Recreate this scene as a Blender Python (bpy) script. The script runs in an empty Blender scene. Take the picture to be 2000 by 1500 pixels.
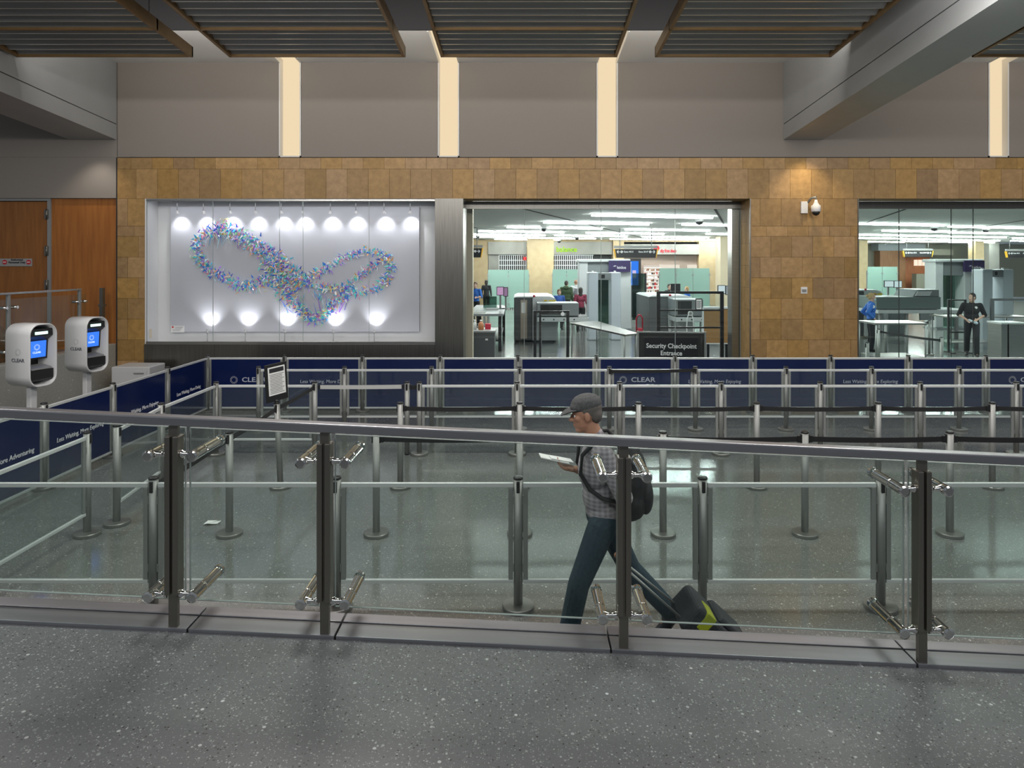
import bpy, math, random
from mathutils import Vector, Matrix
random.seed(7)
R = math.radians
SC = bpy.context.scene
COL = SC.collection

# ------------------------------------------------------------------ camera
F, CX, CY, H = 1333.0, 1022.0, 514.0, 2.62       # focal length in px, principal point, eye height over the lower floor
cam_d = bpy.data.cameras.new('camera'); cam = bpy.data.objects.new('camera', cam_d); COL.objects.link(cam)
cam_d.sensor_width = 36; cam_d.lens = 36 * F / 2000
cam_d.shift_x = -(CX - 1000) / 2000; cam_d.shift_y = -(750 - CY) / 2000
cam_d.clip_start = 0.05; cam_d.clip_end = 300
cam.location = (0, 0, H); cam.rotation_euler = (R(90), 0, 0)
SC.camera = cam
def X(px, y): return (px - CX) / F * y
def Z(py, y): return H - (py - CY) / F * y

# ------------------------------------------------------------------ world, view, lights
w = bpy.data.worlds.new('world'); SC.world = w; w.use_nodes = True
w.node_tree.nodes['Background'].inputs[0].default_value = (0.80, 0.90, 1.0, 1)
w.node_tree.nodes['Background'].inputs[1].default_value = 0.2
SC.view_settings.view_transform = 'Standard'; SC.view_settings.look = 'None'
SC.view_settings.exposure = 0.0; SC.view_settings.gamma = 1.0
SC.view_settings.use_curve_mapping = False
SC.cycles.max_bounces = 10; SC.cycles.transparent_max_bounces = 40
SC.cycles.caustics_reflective = False; SC.cycles.caustics_refractive = False
SC.cycles.sample_clamp_indirect = 6.0

def area(name, loc, size, power, color=(1, 1, 1), rot=(0, 0, 0)):
    d = bpy.data.lights.new(name, 'AREA'); d.shape = 'RECTANGLE'; d.size, d.size_y = size
    d.energy = power; d.color = color
    o = bpy.data.objects.new(name, d); COL.objects.link(o); o.location = loc; o.rotation_euler = rot
    return o
def spot(name, loc, target, power, angle, blend=.5, color=(1, 1, 1), r=.03, parent=None):
    d = bpy.data.lights.new(name, 'SPOT'); d.energy = power; d.spot_size = R(angle); d.spot_blend = blend
    d.color = color; d.shadow_soft_size = r
    o = bpy.data.objects.new(name, d); COL.objects.link(o)
    v = Vector(target) - Vector(loc)
    o.rotation_euler = v.to_track_quat('-Z', 'Y').to_euler()
    o.location = loc
    if parent is not None:
        o.parent = parent; o.location = Vector(loc) - WL[parent.name]
    return o
for x in (-6.5, -1.5, 3.5, 8.5):
    area('overhead_fill_light', (x, 6.2, 5.6), (1.6, 1.6), 150, (1, .96, .9))  # unseen lamps added above the view for overall brightness
area('front_fill_light', (0, -.5, 5.85), (18, .5), 560, (1, .98, .96), (R(97), 0, 0))  # unseen fill added over the camera to lift back wall and slats
area('cove_lamp', (-1.2, 10.42, 6.22), (13, .12), 125, (1, .95, .89), (R(100), 0, 0))
area('cove_lamp', (9.6, 10.42, 6.22), (6, .12), 50, (1, .95, .89), (R(100), 0, 0))
area('beam_wash_lamp', (4.0, 6.4, 5.5), (.8, .3), 75, (1, .97, .95), (0, R(-100), 0))
spot('beam_downlight', (X(1588, 12.7), 12.72, 4.98), (X(1588, 13.1), 13.12, 0), 75, 95, .75, (1, .84, .6), .05)
spot('beam_downlight', (X(170, 12.7), 12.72, 4.98), (X(170, 13.1), 13.12, 0), 35, 95, .75, (1, .9, .78), .05)

# ------------------------------------------------------------------ helpers
WL = {}
def ensure_loc(o, parent): WL[o.name] = WL[parent.name] if parent is not None else Vector((0, 0, 0))
class MB:
    def __init__(s): s.v = []; s.f = []; s.m = []; s.s = []
    def face(s, pts, m=0, sm=False):
        i = len(s.v); s.v += [tuple(p) for p in pts]; s.f.append(tuple(range(i, i + len(pts)))); s.m.append(m); s.s.append(sm)
    def hexa(s, p, m=0):
        i = len(s.v); s.v += [tuple(q) for q in p]
        for a in ((0, 3, 2, 1), (4, 5, 6, 7), (0, 1, 5, 4), (1, 2, 6, 5), (2, 3, 7, 6), (3, 0, 4, 7)):
            s.f.append(tuple(i + k for k in a)); s.m.append(m); s.s.append(False)
        return s
    def box(s, x0, x1, y0, y1, z0, z1, m=0):
        if x1 < x0: x0, x1 = x1, x0
        if y1 < y0: y0, y1 = y1, y0
        if z1 < z0: z0, z1 = z1, z0
        return s.hexa([(x0, y0, z0), (x1, y0, z0), (x1, y1, z0), (x0, y1, z0), (x0, y0, z1), (x1, y0, z1), (x1, y1, z1), (x0, y1, z1)], m)
    def obox(s, M, sx, sy, sz, m=0):
        c = [(-1, -1, -1), (1, -1, -1), (1, 1, -1), (-1, 1, -1), (-1, -1, 1), (1, -1, 1), (1, 1, 1), (-1, 1, 1)]
        return s.hexa([M @ Vector((a * sx / 2, b * sy / 2, d * sz / 2)) for a, b, d in c], m)
    def bar(s, p0, p1, wd, ht, up=(0, 0, 1), m=0):
        p0 = Vector(p0); p1 = Vector(p1); d = (p1 - p0).normalized(); u = Vector(up)
        l = d.cross(u).normalized(); u = l.cross(d).normalized(); a = l * wd / 2; b = u * ht / 2
        return s.hexa([p0 - a - b, p0 + a - b, p1 + a - b, p1 - a - b, p0 - a + b, p0 + a + b, p1 + a + b, p1 - a + b], m)
    def rings(s, rs, m=0, sm=True, cap=True):
        n = len(rs[0]); i = len(s.v)
        for r in rs: s.v += [tuple(p) for p in r]
        for k in range(len(rs) - 1):
            for j in range(n):
                a = i + k * n + j; b = i + k * n + (j + 1) % n
                s.f.append((a, b, b + n, a + n)); s.m.append(m); s.s.append(sm)
        if cap:
            s.f.append(tuple(i + j for j in reversed(range(n)))); s.m.append(m); s.s.append(False)
            e = i + (len(rs) - 1) * n
            s.f.append(tuple(e + j for j in range(n))); s.m.append(m); s.s.append(False)
        return s
    def prof(s, p0, p1, prof, n=16, m=0, sm=True):
        """lathe about the axis p0->p1; prof = [(t in metres along axis, r)]"""
        p0 = Vector(p0); d = (Vector(p1) - p0).normalized()
        a = d.orthogonal().normalized(); b = d.cross(a)
        return s.rings([[p0 + d * t + (a * math.cos(2 * math.pi * j / n) + b * math.sin(2 * math.pi * j / n)) * r for j in range(n)] for t, r in prof], m, sm)
    def tube(s, p0, p1, r0, r1=None, n=12, m=0, sm=True):
        L = (Vector(p1) - Vector(p0)).length
        return s.prof(p0, p1, [(0, r0), (L, r0 if r1 is None else r1)], n, m, sm)
    def path(s, pts, r, n=8, m=0):
        rs = []; pts = [Vector(p) for p in pts]
        for i, p in enumerate(pts):
            d = (pts[min(i + 1, len(pts) - 1)] - pts[max(i - 1, 0)]).normalized()
            a = d.cross(Vector((.13, .21, .97))).normalized(); b = d.cross(a)
            rs.append([p + (a * math.cos(2 * math.pi * j / n) + b * math.sin(2 * math.pi * j / n)) * r for j in range(n)])
        return s.rings(rs, m)
    def capsule(s, p0, p1, r0, r1, n=14, k=4):
        L = (Vector(p1) - Vector(p0)).length
        pr = [(-r0 * math.cos(math.pi / 2 * i / k), max(1e-4, r0 * math.sin(math.pi / 2 * i / k))) for i in range(k + 1)]
        pr += [(L + r1 * math.sin(math.pi / 2 * i / k), max(1e-4, r1 * math.cos(math.pi / 2 * i / k))) for i in range(0 if L > 1e-4 else 1, k + 1)]
        return s.prof(p0, Vector(p0) + (Vector((0, 0, 1)) if L < 1e-4 else Vector(p1) - Vector(p0)), pr, n)
    def ell(s, c, rad, M=None, n=16, k=8):
        c = Vector(c); M = M or Matrix.Identity(3); rs = []
        for i in range(k + 1):
            t = math.pi * (i + (.02 if i == 0 else -.02 if i == k else 0)) / k
            rs.append([c + M @ Vector((rad[0] * math.sin(t) * math.cos(2 * math.pi * j / n), rad[1] * math.sin(t) * math.sin(2 * math.pi * j / n), -rad[2] * math.cos(t))) for j in range(n)])
        return s.rings(rs)
    def prism(s, poly, e0, e1, ax='y', m=0, sm=False):
        """poly: 2D points; extruded along ax between e0 and e1"""
        def P(a, b, e): return {'y': (a, e, b), 'x': (e, a, b), 'z': (a, b, e)}[ax]
        return s.rings([[P(a, b, e0) for a, b in poly], [P(a, b, e1) for a, b in poly]], m, sm)
    def build(s, name, mats, parent=None, bevel=0, seg=2):
        off = WL[parent.name] if parent is not None else Vector((0, 0, 0))
        me = bpy.data.meshes.new(name)
        me.from_pydata([(a - off.x, b - off.y, c - off.z) for a, b, c in s.v], [], s.f)
        mats = mats if isinstance(mats, (list, tuple)) else [mats]
        for m in mats: me.materials.append(m)
        me.polygons.foreach_set('material_index', s.m); me.polygons.foreach_set('use_smooth', s.s)
        me.update()
        o = bpy.data.objects.new(name, me); COL.objects.link(o); o.parent = parent
        ensure_loc(o, parent)
        if bevel:
            b = o.modifiers.new('bevel', 'BEVEL'); b.width = bevel; b.segments = seg; b.limit_method = 'ANGLE'; b.angle_limit = R(40)
        return o
def tag(o, label=None, cat=None, group=None, kind=None):
    if label: o['label'] = label
    if cat: o['category'] = cat
    if group: o['group'] = group
    if kind: o['kind'] = kind
    return o
def thing(name, label, cat, loc=(0, 0, 0), group=None):
    o = bpy.data.objects.new(name, None); COL.objects.link(o); o.location = loc; o.empty_display_size = .1
    WL[o.name] = Vector(loc)
    return tag(o, label, cat, group)
def struct(name, mb, m, bevel=0): return tag(mb.build(name, m, None, bevel), kind='structure')
KIDS = {}
def copy_tree(o, parent=None):
    c = o.copy(); COL.objects.link(c); c.parent = parent
    for ch in o.children: copy_tree(ch, c)
    return c
def text(name, body, size, m, parent, origin, right, up, align='CENTER', extrude=.002, shear=0, bold=0, label=None, sx=1):
    cu = bpy.data.curves.new(name, 'FONT'); cu.body = body; cu.size = size; cu.align_x = align; cu.align_y = 'CENTER'
    cu.extrude = extrude; cu.shear = shear; cu.offset = bold; cu.resolution_u = 3
    t = bpy.data.objects.new(name, cu); COL.objects.link(t)
    bpy.context.view_layer.update()
    me = bpy.data.meshes.new_from_object(t.evaluated_get(bpy.context.evaluated_depsgraph_get()))
    bpy.data.objects.remove(t); bpy.data.curves.remove(cu)
    r = Vector(right).normalized(); u = Vector(up).normalized(); n = r.cross(u); o0 = Vector(origin)
    off = WL[parent.name] if parent is not None else Vector((0, 0, 0))
    for v in me.vertices:
        a = v.co; v.co = o0 + r * a.x * sx + u * a.y + n * a.z - off
    me.materials.clear(); me.materials.append(m)
    o = bpy.data.objects.new(name, me); COL.objects.link(o); o.parent = parent; ensure_loc(o, parent)
    if label: o['label'] = label
    return o
def blob(name, prims, voxel, m, parent, iters=4, M=None, mats=None, pick=None):
    """fused organic surface from capsules ('c',p0,p1,r0,r1) and ellipsoids ('e',c,(rx,ry,rz)[,rot])"""
    b = MB()
    for p in prims:
        if p[0] == 'c': b.capsule(p[1], p[2], p[3], p[4])
        elif p[0] == 'e': b.ell(p[1], p[2], p[3] if len(p) > 3 else None)
    t = b.build(name, m)
    rm = t.modifiers.new('r', 'REMESH'); rm.mode = 'VOXEL'; rm.voxel_size = voxel
    sm = t.modifiers.new('s', 'SMOOTH'); sm.factor = .5; sm.iterations = iters
    bpy.context.view_layer.update()
    me = bpy.data.meshes.new_from_object(t.evaluated_get(bpy.context.evaluated_depsgraph_get()))
    old = t.data; bpy.data.objects.remove(t); bpy.data.meshes.remove(old)
    off = WL[parent.name] if parent is not None else Vector((0, 0, 0))
    me.materials.clear()
    for mm in (mats or [m]): me.materials.append(mm)
    for p in me.polygons:
        p.use_smooth = True
        if pick: p.material_index = pick(p.center)
    if M is not None: me.transform(M)
    me.transform(Matrix.Translation(-off))
    o = bpy.data.objects.new(name, me); COL.objects.link(o); o.parent = parent; ensure_loc(o, parent)
    return o

# ------------------------------------------------------------------ materials
def mat(name, col, rough=.5, metal=0., spec=.5, coat=0.):
    m = bpy.data.materials.new(name); m.use_nodes = True; b = m.node_tree.nodes['Principled BSDF']
    b.inputs['Base Color'].default_value = (*col, 1); b.inputs['Roughness'].default_value = rough
    b.inputs['Metallic'].default_value = metal; b.inputs['Specular IOR Level'].default_value = spec
    b.inputs['Coat Weight'].default_value = coat
    return m
def nodes(m): return m.node_tree.nodes, m.node_tree.links, m.node_tree.nodes['Principled BSDF']
def emis(name, col, st):
    m = bpy.data.materials.new(name); m.use_nodes = True; n = m.node_tree.nodes; n.clear()
    e = n.new('ShaderNodeEmission'); e.inputs[0].default_value = (*col, 1); e.inputs[1].default_value = st
    o = n.new('ShaderNodeOutputMaterial'); m.node_tree.links.new(e.outputs[0], o.inputs[0]); return m
def glass(name, tint=(.95, .97, .96), refl=1.0, rough=0.0, haze=0.0, hazecol=(.6, .75, .7)):
    m = bpy.data.materials.new(name); m.use_nodes = True; n = m.node_tree.nodes; l = m.node_tree.links; n.clear()
    t = n.new('ShaderNodeBsdfTransparent'); t.inputs[0].default_value = (*tint, 1)
    g = n.new('ShaderNodeBsdfGlossy'); g.inputs['Roughness'].default_value = rough
    fr = n.new('ShaderNodeLayerWeight'); fr.inputs[0].default_value = .5      # facing: 0 head-on, 1 grazing
    pw = n.new('ShaderNodeMath'); pw.operation = 'POWER'; pw.inputs[1].default_value = 4.5; l.new(fr.outputs['Facing'], pw.inputs[0])
    mu = n.new('ShaderNodeMath'); mu.operation = 'MULTIPLY_ADD'; mu.inputs[1].default_value = .8 * refl; mu.inputs[2].default_value = .035 * refl; l.new(pw.outputs[0], mu.inputs[0])
    mx = n.new('ShaderNodeMixShader'); l.new(mu.outputs[0], mx.inputs[0]); l.new(t.outputs[0], mx.inputs[1]); l.new(g.outputs[0], mx.inputs[2])
    last = mx
    if haze:
        d = n.new('ShaderNodeBsdfDiffuse'); d.inputs[0].default_value = (*hazecol, 1)
        m2 = n.new('ShaderNodeMixShader'); m2.inputs[0].default_value = haze; l.new(mx.outputs[0], m2.inputs[1]); l.new(d.outputs[0], m2.inputs[2]); last = m2
    o = n.new('ShaderNodeOutputMaterial'); l.new(last.outputs[0], o.inputs[0]); return m
def noise_mat(name, c0, c1, scale, rough=.6, stretch=(1, 1, 1), metal=0., bump=0., detail=4):
    m = mat(name, c0, rough, metal); n, l, b = nodes(m)
    tc = n.new('ShaderNodeTexCoord'); mp = n.new('ShaderNodeMapping'); mp.inputs['Scale'].default_value = stretch
    l.new(tc.outputs['Object'], mp.inputs[0])
    t = n.new('ShaderNodeTexNoise'); t.inputs['Scale'].default_value = scale; t.inputs['Detail'].default_value = detail; l.new(mp.outputs[0], t.inputs[0])
    r = n.new('ShaderNodeValToRGB'); r.color_ramp.elements[0].position = .3; r.color_ramp.elements[1].position = .7
    r.color_ramp.elements[0].color = (*c0, 1); r.color_ramp.elements[1].color = (*c1, 1)
    l.new(t.outputs[0], r.inputs[0]); l.new(r.outputs[0], b.inputs['Base Color'])
    if bump:
        bp = n.new('ShaderNodeBump'); bp.inputs['Strength'].default_value = bump; bp.inputs['Distance'].default_value = .01
        l.new(t.outputs[0], bp.inputs['Height']); l.new(bp.outputs[0], b.inputs['Normal'])
    return m
def terrazzo(name, base, chip, dark, rough, s=1.0, spec=.5):
    """ground stone chips in a grey binder: two sizes of pale chips and dark ones"""
    m = mat(name, base, rough, spec=spec); n, l, b = nodes(m)
    tc = n.new('ShaderNodeTexCoord'); prev = None
    big = n.new('ShaderNodeTexNoise'); big.inputs['Scale'].default_value = .55; big.inputs['Detail'].default_value = 3; l.new(tc.outputs['Object'], big.inputs[0])
    fine = n.new('ShaderNodeTexNoise'); fine.inputs['Scale'].default_value = 150 * s; fine.inputs['Detail'].default_value = 2; l.new(tc.outputs['Object'], fine.inputs[0])
    rr = n.new('ShaderNodeValToRGB'); rr.color_ramp.elements[0].position = .25; rr.color_ramp.elements[1].position = .75
    rr.color_ramp.elements[0].color = (*[c * .78 for c in base], 1); rr.color_ramp.elements[1].color = (*[c * 1.22 for c in base], 1)
    mx0 = n.new('ShaderNodeMath'); mx0.operation = 'MULTIPLY_ADD'; l.new(big.outputs[0], mx0.inputs[0]); mx0.inputs[1].default_value = .4
    sc = n.new('ShaderNodeMath'); sc.operation = 'MULTIPLY'; l.new(fine.outputs[0], sc.inputs[0]); sc.inputs[1].default_value = .6; l.new(sc.outputs[0], mx0.inputs[2])
    l.new(mx0.outputs[0], rr.inputs[0]); prev = rr.outputs[0]
    for scale, thr, col, size in ((60 * s, .80, chip, .36), (105 * s, .72, chip, .34), (70 * s, .86, dark, .38), (28 * s, .93, [min(1, c * 1.35) for c in chip], .26)):
        v = n.new('ShaderNodeTexVoronoi'); v.inputs['Scale'].default_value = scale; l.new(tc.outputs['Object'], v.inputs['Vector'])
        sp = n.new('ShaderNodeSeparateColor'); l.new(v.outputs['Color'], sp.inputs[0])
        g = n.new('ShaderNodeMath'); g.operation = 'GREATER_THAN'; g.inputs[1].default_value = thr; l.new(sp.outputs[0], g.inputs[0])
        ls = n.new('ShaderNodeMath'); ls.operation = 'LESS_THAN'; ls.inputs[1].default_value = size; l.new(v.outputs['Distance'], ls.inputs[0])
        a = n.new('ShaderNodeMath'); a.operation = 'MULTIPLY'; l.new(g.outputs[0], a.inputs[0]); l.new(ls.outputs[0], a.inputs[1])
        a2 = n.new('ShaderNodeMath'); a2.operation = 'MULTIPLY'; l.new(a.outputs[0], a2.inputs[0]); l.new(sp.outputs[1], a2.inputs[1])
        mix = n.new('ShaderNodeMix'); mix.data_type = 'RGBA'; l.new(a2.outputs[0], mix.inputs[0]); l.new(prev, mix.inputs[6]); mix.inputs[7].default_value = (*col, 1)
        prev = mix.outputs[2]
    l.new(prev, b.inputs['Base Color'])
    return m
def wood(name, c0, c1, rough=.45):
    m = noise_mat(name, c0, c1, 3.0, rough, (6, 6, .5), detail=6); return m
def stone_mat(name):
    """limestone tile: per-tile tint from a face attribute, veined with noise"""
    m = mat(name, (.33, .2, .085), .45); n, l, b = nodes(m)
    at = n.new('ShaderNodeAttribute'); at.attribute_name = 'tint'
    tc = n.new('ShaderNodeTexCoord')
    t = n.new('ShaderNodeTexNoise'); t.inputs['Scale'].default_value = 9; t.inputs['Detail'].default_value = 8; t.inputs['Roughness'].default_value = .7; l.new(tc.outputs['Object'], t.inputs[0])
    r = n.new('ShaderNodeValToRGB'); r.color_ramp.elements[0].position = .3; r.color_ramp.elements[1].position = .72
    r.color_ramp.elements[0].color = (.72, .68, .62, 1); r.color_ramp.elements[1].color = (1.1, 1.1, 1.1, 1); l.new(t.outputs[0], r.inputs[0])
    mu = n.new('ShaderNodeMix'); mu.data_type = 'RGBA'; mu.blend_type = 'MULTIPLY'; mu.inputs[0].default_value = 1
    l.new(at.outputs['Color'], mu.inputs[6]); l.new(r.outputs[0], mu.inputs[7]); l.new(mu.outputs[2], b.inputs['Base Color'])
    return m
M = {}
M['floor'] = terrazzo('grey_green_terrazzo', (.158, .163, .157), (.46, .47, .45), (.06, .06, .06), .115, 1.15, .7)
M['ramp'] = terrazzo('dark_grey_terrazzo', (.165, .173, .178), (.5, .52, .52), (.03, .03, .03), .3, 1.35, .5)
M['halffloor'] = terrazzo('pale_terrazzo', (.36, .36, .33), (.85, .85, .8), (.08, .08, .08), .35, .7)
M['hallfloor'] = terrazzo('hall_terrazzo', (.2, .21, .2), (.5, .5, .48), (.06, .06, .06), .15, .6, .6)
M['fabric'] = noise_mat('taupe_woven_wall_cloth', (.262, .232, .205), (.292, .26, .232), 60, .9, (1, 1, 6), bump=.15)
M['seam'] = mat('dark_seam', (.03, .03, .03), .8)
M['stone'] = stone_mat('honey_limestone')
M['beam'] = noise_mat('pale_grey_metal_panel', (.40, .41, .41), (.43, .44, .44), 2, .38, metal=.25)
M['ceil'] = mat('pale_plaster', (.76, .75, .73), .8)
M['dark'] = mat('dark_plenum', (.03, .03, .032), .9)
M['gold'] = noise_mat('bronze_anodised', (.22, .135, .055), (.27, .17, .075), 4, .42, metal=.45)
M['slat'] = noise_mat('perforated_aluminium', (.26, .265, .265), (.33, .335, .335), 260, .42, (1, 1, 1), metal=.55, detail=1)
M['lip'] = mat('edge_glint_aluminium', (.62, .63, .63), .28, .7)  # lighter than the slats: paints in the light caught along their edges
M['steel'] = noise_mat('brushed_stainless', (.42, .41, .39), (.5, .49, .47), 4, .28, (.4, .4, 14), metal=1.)
M['steeldark'] = noise_mat('dark_brushed_stainless', (.16, .155, .14), (.22, .21, .19), 4, .3, (14, .4, .4), metal=.9)  # darker stainless finish of the window headers and case cladding
M['chrome'] = mat('polished_chrome', (.72, .71, .69), .09, 1.)
M['bronze'] = mat('dark_brushed_bronze_steel', (.23, .215, .19), .33, .9)
M['alu'] = mat('satin_aluminium', (.34, .35, .34), .48, .6)
M['aluwhite'] = mat('white_lacquered_rail', (.72, .74, .74), .3, .3)
M['postgrey'] = mat('satin_grey_steel_tube', (.30, .305, .295), .5, .6)
M['base'] = mat('cast_steel_base', (.30, .29, .275), .4, .8)
M['black'] = mat('black_plastic', (.012, .012, .013), .4)
M['blacktape'] = mat('black_webbing', (.01, .01, .011), .75)
M['silvertape'] = mat('grey_webbing', (.45, .45, .44), .6)
M['rubber'] = mat('black_rubber', (.015, .015, .015), .7)
M['white'] = mat('white_plastic', (.60, .60, .61), .3)
M['kerb'] = noise_mat('satin_stainless_plate', (.33, .335, .36), (.40, .40, .43), 3, .34, (.3, 6, 6), metal=.9)
M['whitepaint'] = mat('white_paint', (.8, .8, .8), .55)
M['paper'] = mat('white_paper', (.8, .8, .79), .7)
M['ink'] = mat('dark_ink', (.02, .02, .025), .6)
M['whiteink'] = mat('white_lettering', (.85, .85, .87), .5)
M['fadedink'] = mat('faded_white_lettering', (.5, .52, .6), .5)
M['navy'] = mat('navy_printed_panel', (.006, .014, .075), .16, spec=.6)
M['wood'] = wood('orange_veneer', (.30, .10, .018), (.40, .15, .03))
M['wooddoor'] = wood('door_veneer', (.235, .085, .018), (.32, .125, .028))
M['greyframe'] = mat('grey_steel_frame', (.3, .3, .3), .5, .3)
M['pane'] = glass('clear_panel', (.93, .955, .95), .8, 0, .012, (.7, .8, .8))
M['railglass'] = glass('rail_glass', (.9, .945, .93), 1.0)
M['winglass'] = glass('window_glass', (.95, .97, .965), .8)
M['winglassgreen'] = glass('tinted_window_glass', (.92, .975, .955), .8)
M['caseglass'] = glass('case_glass', (.98, .985, .985), .45)
M['greenglass'] = glass('frosted_green_glass', (.35, .55, .48), .4, .1, .75, (.38, .56, .49))
M['darkglass'] = glass('smoked_green_glass', (.30, .42, .38), .7, 0, .05, (.2, .3, .28))
M['edge'] = mat('glass_edge', (.33, .38, .37), .25)
M['slotlight'] = emis('warm_cove_light', (1, .80, .52), .88)
M['strip'] = emis('cool_white_tube', (.93, 1, .97), 75)
M['bulb'] = emis('white_lamp', (1, 1, 1), 18)
def shard_mats():
    out = []
    for i, c in enumerate([(.03, .22, .95), (.05, .65, .95), (.12, .12, .7), (.45, .2, .9), (.9, .3, .5), (1., .48, .12), (.4, .9, .45), (.92, .96, 1), (.02, .35, .75), (.7, .5, 1), (.1, .85, .75), (.98, .9, .5), (.95, .97, 1), (.5, .85, 1)]):
        m = mat('dichroic_film_and_streak', c, .2, 0, .8); b = m.node_tree.nodes['Principled BSDF']
        b.inputs['Transmission Weight'].default_value = .12
        out.append(m)
    return out
SH = shard_mats()

# ------------------------------------------------------------------ the setting: floors
YW = 13.2                                         # face of the back wall
YG = 13.78                                        # plane of the window glass
def rampz(x): return .868 - .048 * x              # ramp walkway under the camera
b = MB(); b.box(-30, 32, 3.3, 14.0, -.12, 0); struct('floor_lower', b, M['floor'])
b = MB(); b.box(-30, 34, 14.0, 62, -.12, 0); struct('floor_hall', b, M['hallfloor'])
b = MB()
b.hexa([(-9, -4, rampz(-9) - .2), (9, -4, rampz(9) - .2), (9, 3.1, rampz(9) - .2), (-9, 3.1, rampz(-9) - .2),
        (-9, -4, rampz(-9)), (9, -4, rampz(9)), (9, 3.1, rampz(9)), (-9, 3.1, rampz(-9))])
struct('floor_ramp', b, M['ramp'])
b = MB()                                          # the ramp's stainless kerb: plates butted at the posts with a groove along the top
PX = [X(340, 3.12), X(635, 3.12), X(1218, 3.12), X(1800, 3.12)]
joints = [-9] + [PX[0] + .07, PX[1] + .05, PX[2] - .06, PX[3] - .03] + [9]
for a, c in zip(joints, joints[1:]):
    a += .004; c -= .004
    for y0, y1, dz in ((3.10, 3.215, .018), (3.222, 3.30, .02)):
        b.hexa([(a, y0, rampz(a) - .3), (c, y0, rampz(c) - .3), (c, y1, rampz(c) - .3), (a, y1, rampz(a) - .3),
                (a, y0, rampz(a) + dz), (c, y0, rampz(c) + dz), (c, y1, rampz(c) + dz), (a, y1, rampz(a) + dz)])
struct('trim_kerb', b, M['kerb'], .003)
b = MB(); b.hexa([(-9, 3.1, -.1), (9, 3.1, -.1), (9, 3.29, -.1), (-9, 3.29, -.1), (-9, 3.1, rampz(-9) - .29), (9, 3.1, rampz(9) - .29), (9, 3.29, rampz(9) - .29), (-9, 3.29, rampz(-9) - .29)])
struct('wall_ramp', b, M['beam'])

# ------------------------------------------------------------------ back wall
def zw(py): return Z(py, YW)
def xw(px): return X(px, YW)
ZS, ZO, ZC = zw(308), zw(388), zw(122)           # stone top, opening top, ceiling
XL = xw(229)
SLOTS = [(xw(a), xw(c)) for a, c in ((545, 588), (855, 897), (1165, 1207), (1930, 1970))]
b = MB(); x = -16
segs = []
for a, c in SLOTS + [(16, 16)]:
    segs.append((x, a)); x = c
for i, (a, c) in enumerate(segs):
    cuts = [a, XL, c] if a < XL < c else [a, c]
    for p, q in zip(cuts, cuts[1:]):
        b.box(p + .006, q - .006, YW, YW + .3, ZS + .012, ZC)
        b.box(p, q, YW + .02, YW + .31, ZS - .05, ZC + .1, 1)
b.box(-16, XL - .01, YW, YW + .3, zw(387), ZS + .01)
for a, c in SLOTS: b.box(a, c, YW + .2, YW + .3, ZS, ZC + .05)
struct('wall_back', b, [M['fabric'], M['seam']])
# stone cladding, tile by tile in one mesh with a per-tile tint
b = MB(); tints = []
rnd = random.Random(3)
def tile_rows(x0, x1, rows, y0=YW, off=0.):
    for k, (z0, z1, wd, sh) in enumerate(rows):
        x = x0 - (sh * wd + off) % wd
        while x < x1:
            a, c = max(x, x0), min(x + wd, x1)
            if c - a > .02:
                n0 = len(b.f); b.box(a + .0022, c - .0022, y0, y0 + .05, z0 + .0022, z1 - .0022)
                t = rnd.uniform(.8, 1.16); h = rnd.uniform(-.03, .03)
                tints.append((.43 * t, (.265 + h * .3) * t, (.108 + h) * t))
            x += wd
T = .408
tile_rows(XL, 14, [(zw(330), ZS, T, .35), (ZO, zw(330), T, .1)])
rr = []
z = ZO; hs = [.53, .2, .4, .4, .4, .4, .4, .4, .4, .4]
for i, h in enumerate(hs):
    z1 = max(z - h, 0)
    if z - z1 > .03: rr.append((z1, z, T, (.5, .2, .0, .5, 0, .5)[i % 6]))
    z = z1
tile_rows(XL, xw(283), rr); tile_rows(xw(1466), xw(1675), rr, off=.02)
o = b.build('wall_stone', M['stone']); tag(o, kind='structure')
at = o.data.attributes.new('tint', 'FLOAT_COLOR', 'FACE')
for i, t in enumerate(tints):
    for k in range(6): at.data[i * 6 + k].color = (*t, 1)
# core of the wall behind the cladding, with the openings left free, and the stone reveals
b = MB()
b.box(XL, 14, YW + .05, YG + .1, ZO + .02, ZS); b.box(XL, xw(285) - .03, YW + .05, YG + .1, 0, ZO + .02)
b.box(xw(1466) , xw(1677) - .004, YW + .05, YG + .1, 0, ZO + .02)
b.box(XL - .02, XL - .002, YW - .005, YG, 0, ZS)
b.box(-16, XL - .02, YW + .32, YG, 0, ZC)
struct('wall_core', b, M['dark'])
b = MB(); tints = []
for k in range(9):
    z0 = ZO - .43 * (k + 1); z1 = ZO - .43 * k
    if z1 > .02:
        for y0, y1 in ((YW + .004, YW + .30), (YW + .305, YG - .02)):
            b.box(xw(1466) - .012, xw(1466) + .02, y0, y1, max(z0, 0) + .002, z1 - .002); t = rnd.uniform(.85, 1.1); tints.append((.43 * t, .265 * t, .108 * t))
for k in range(13):
    a = xw(905) + k * .43; c = min(a + .426, xw(1466))
    if a < c: b.box(a, c, YW + .05, YG - .06, ZO - .002, ZO + .02); t = rnd.uniform(.85, 1.1); tints.append((.43 * t, .265 * t, .108 * t))
for k in range(10):
    a = xw(1677) + k * .43; b.box(a, a + .426, YW + .05, YG - .06, ZO - .002, ZO + .02); t = rnd.uniform(.85, 1.1); tints.append((.43 * t, .265 * t, .108 * t))
o = b.build('wall_reveal', M['stone']); tag(o, kind='structure')
at = o.data.attributes.new('tint', 'FLOAT_COLOR', 'FACE')
for i, t in enumerate(tints):
    for k in range(6): at.data[i * 6 + k].color = (*t, 1)
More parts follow.
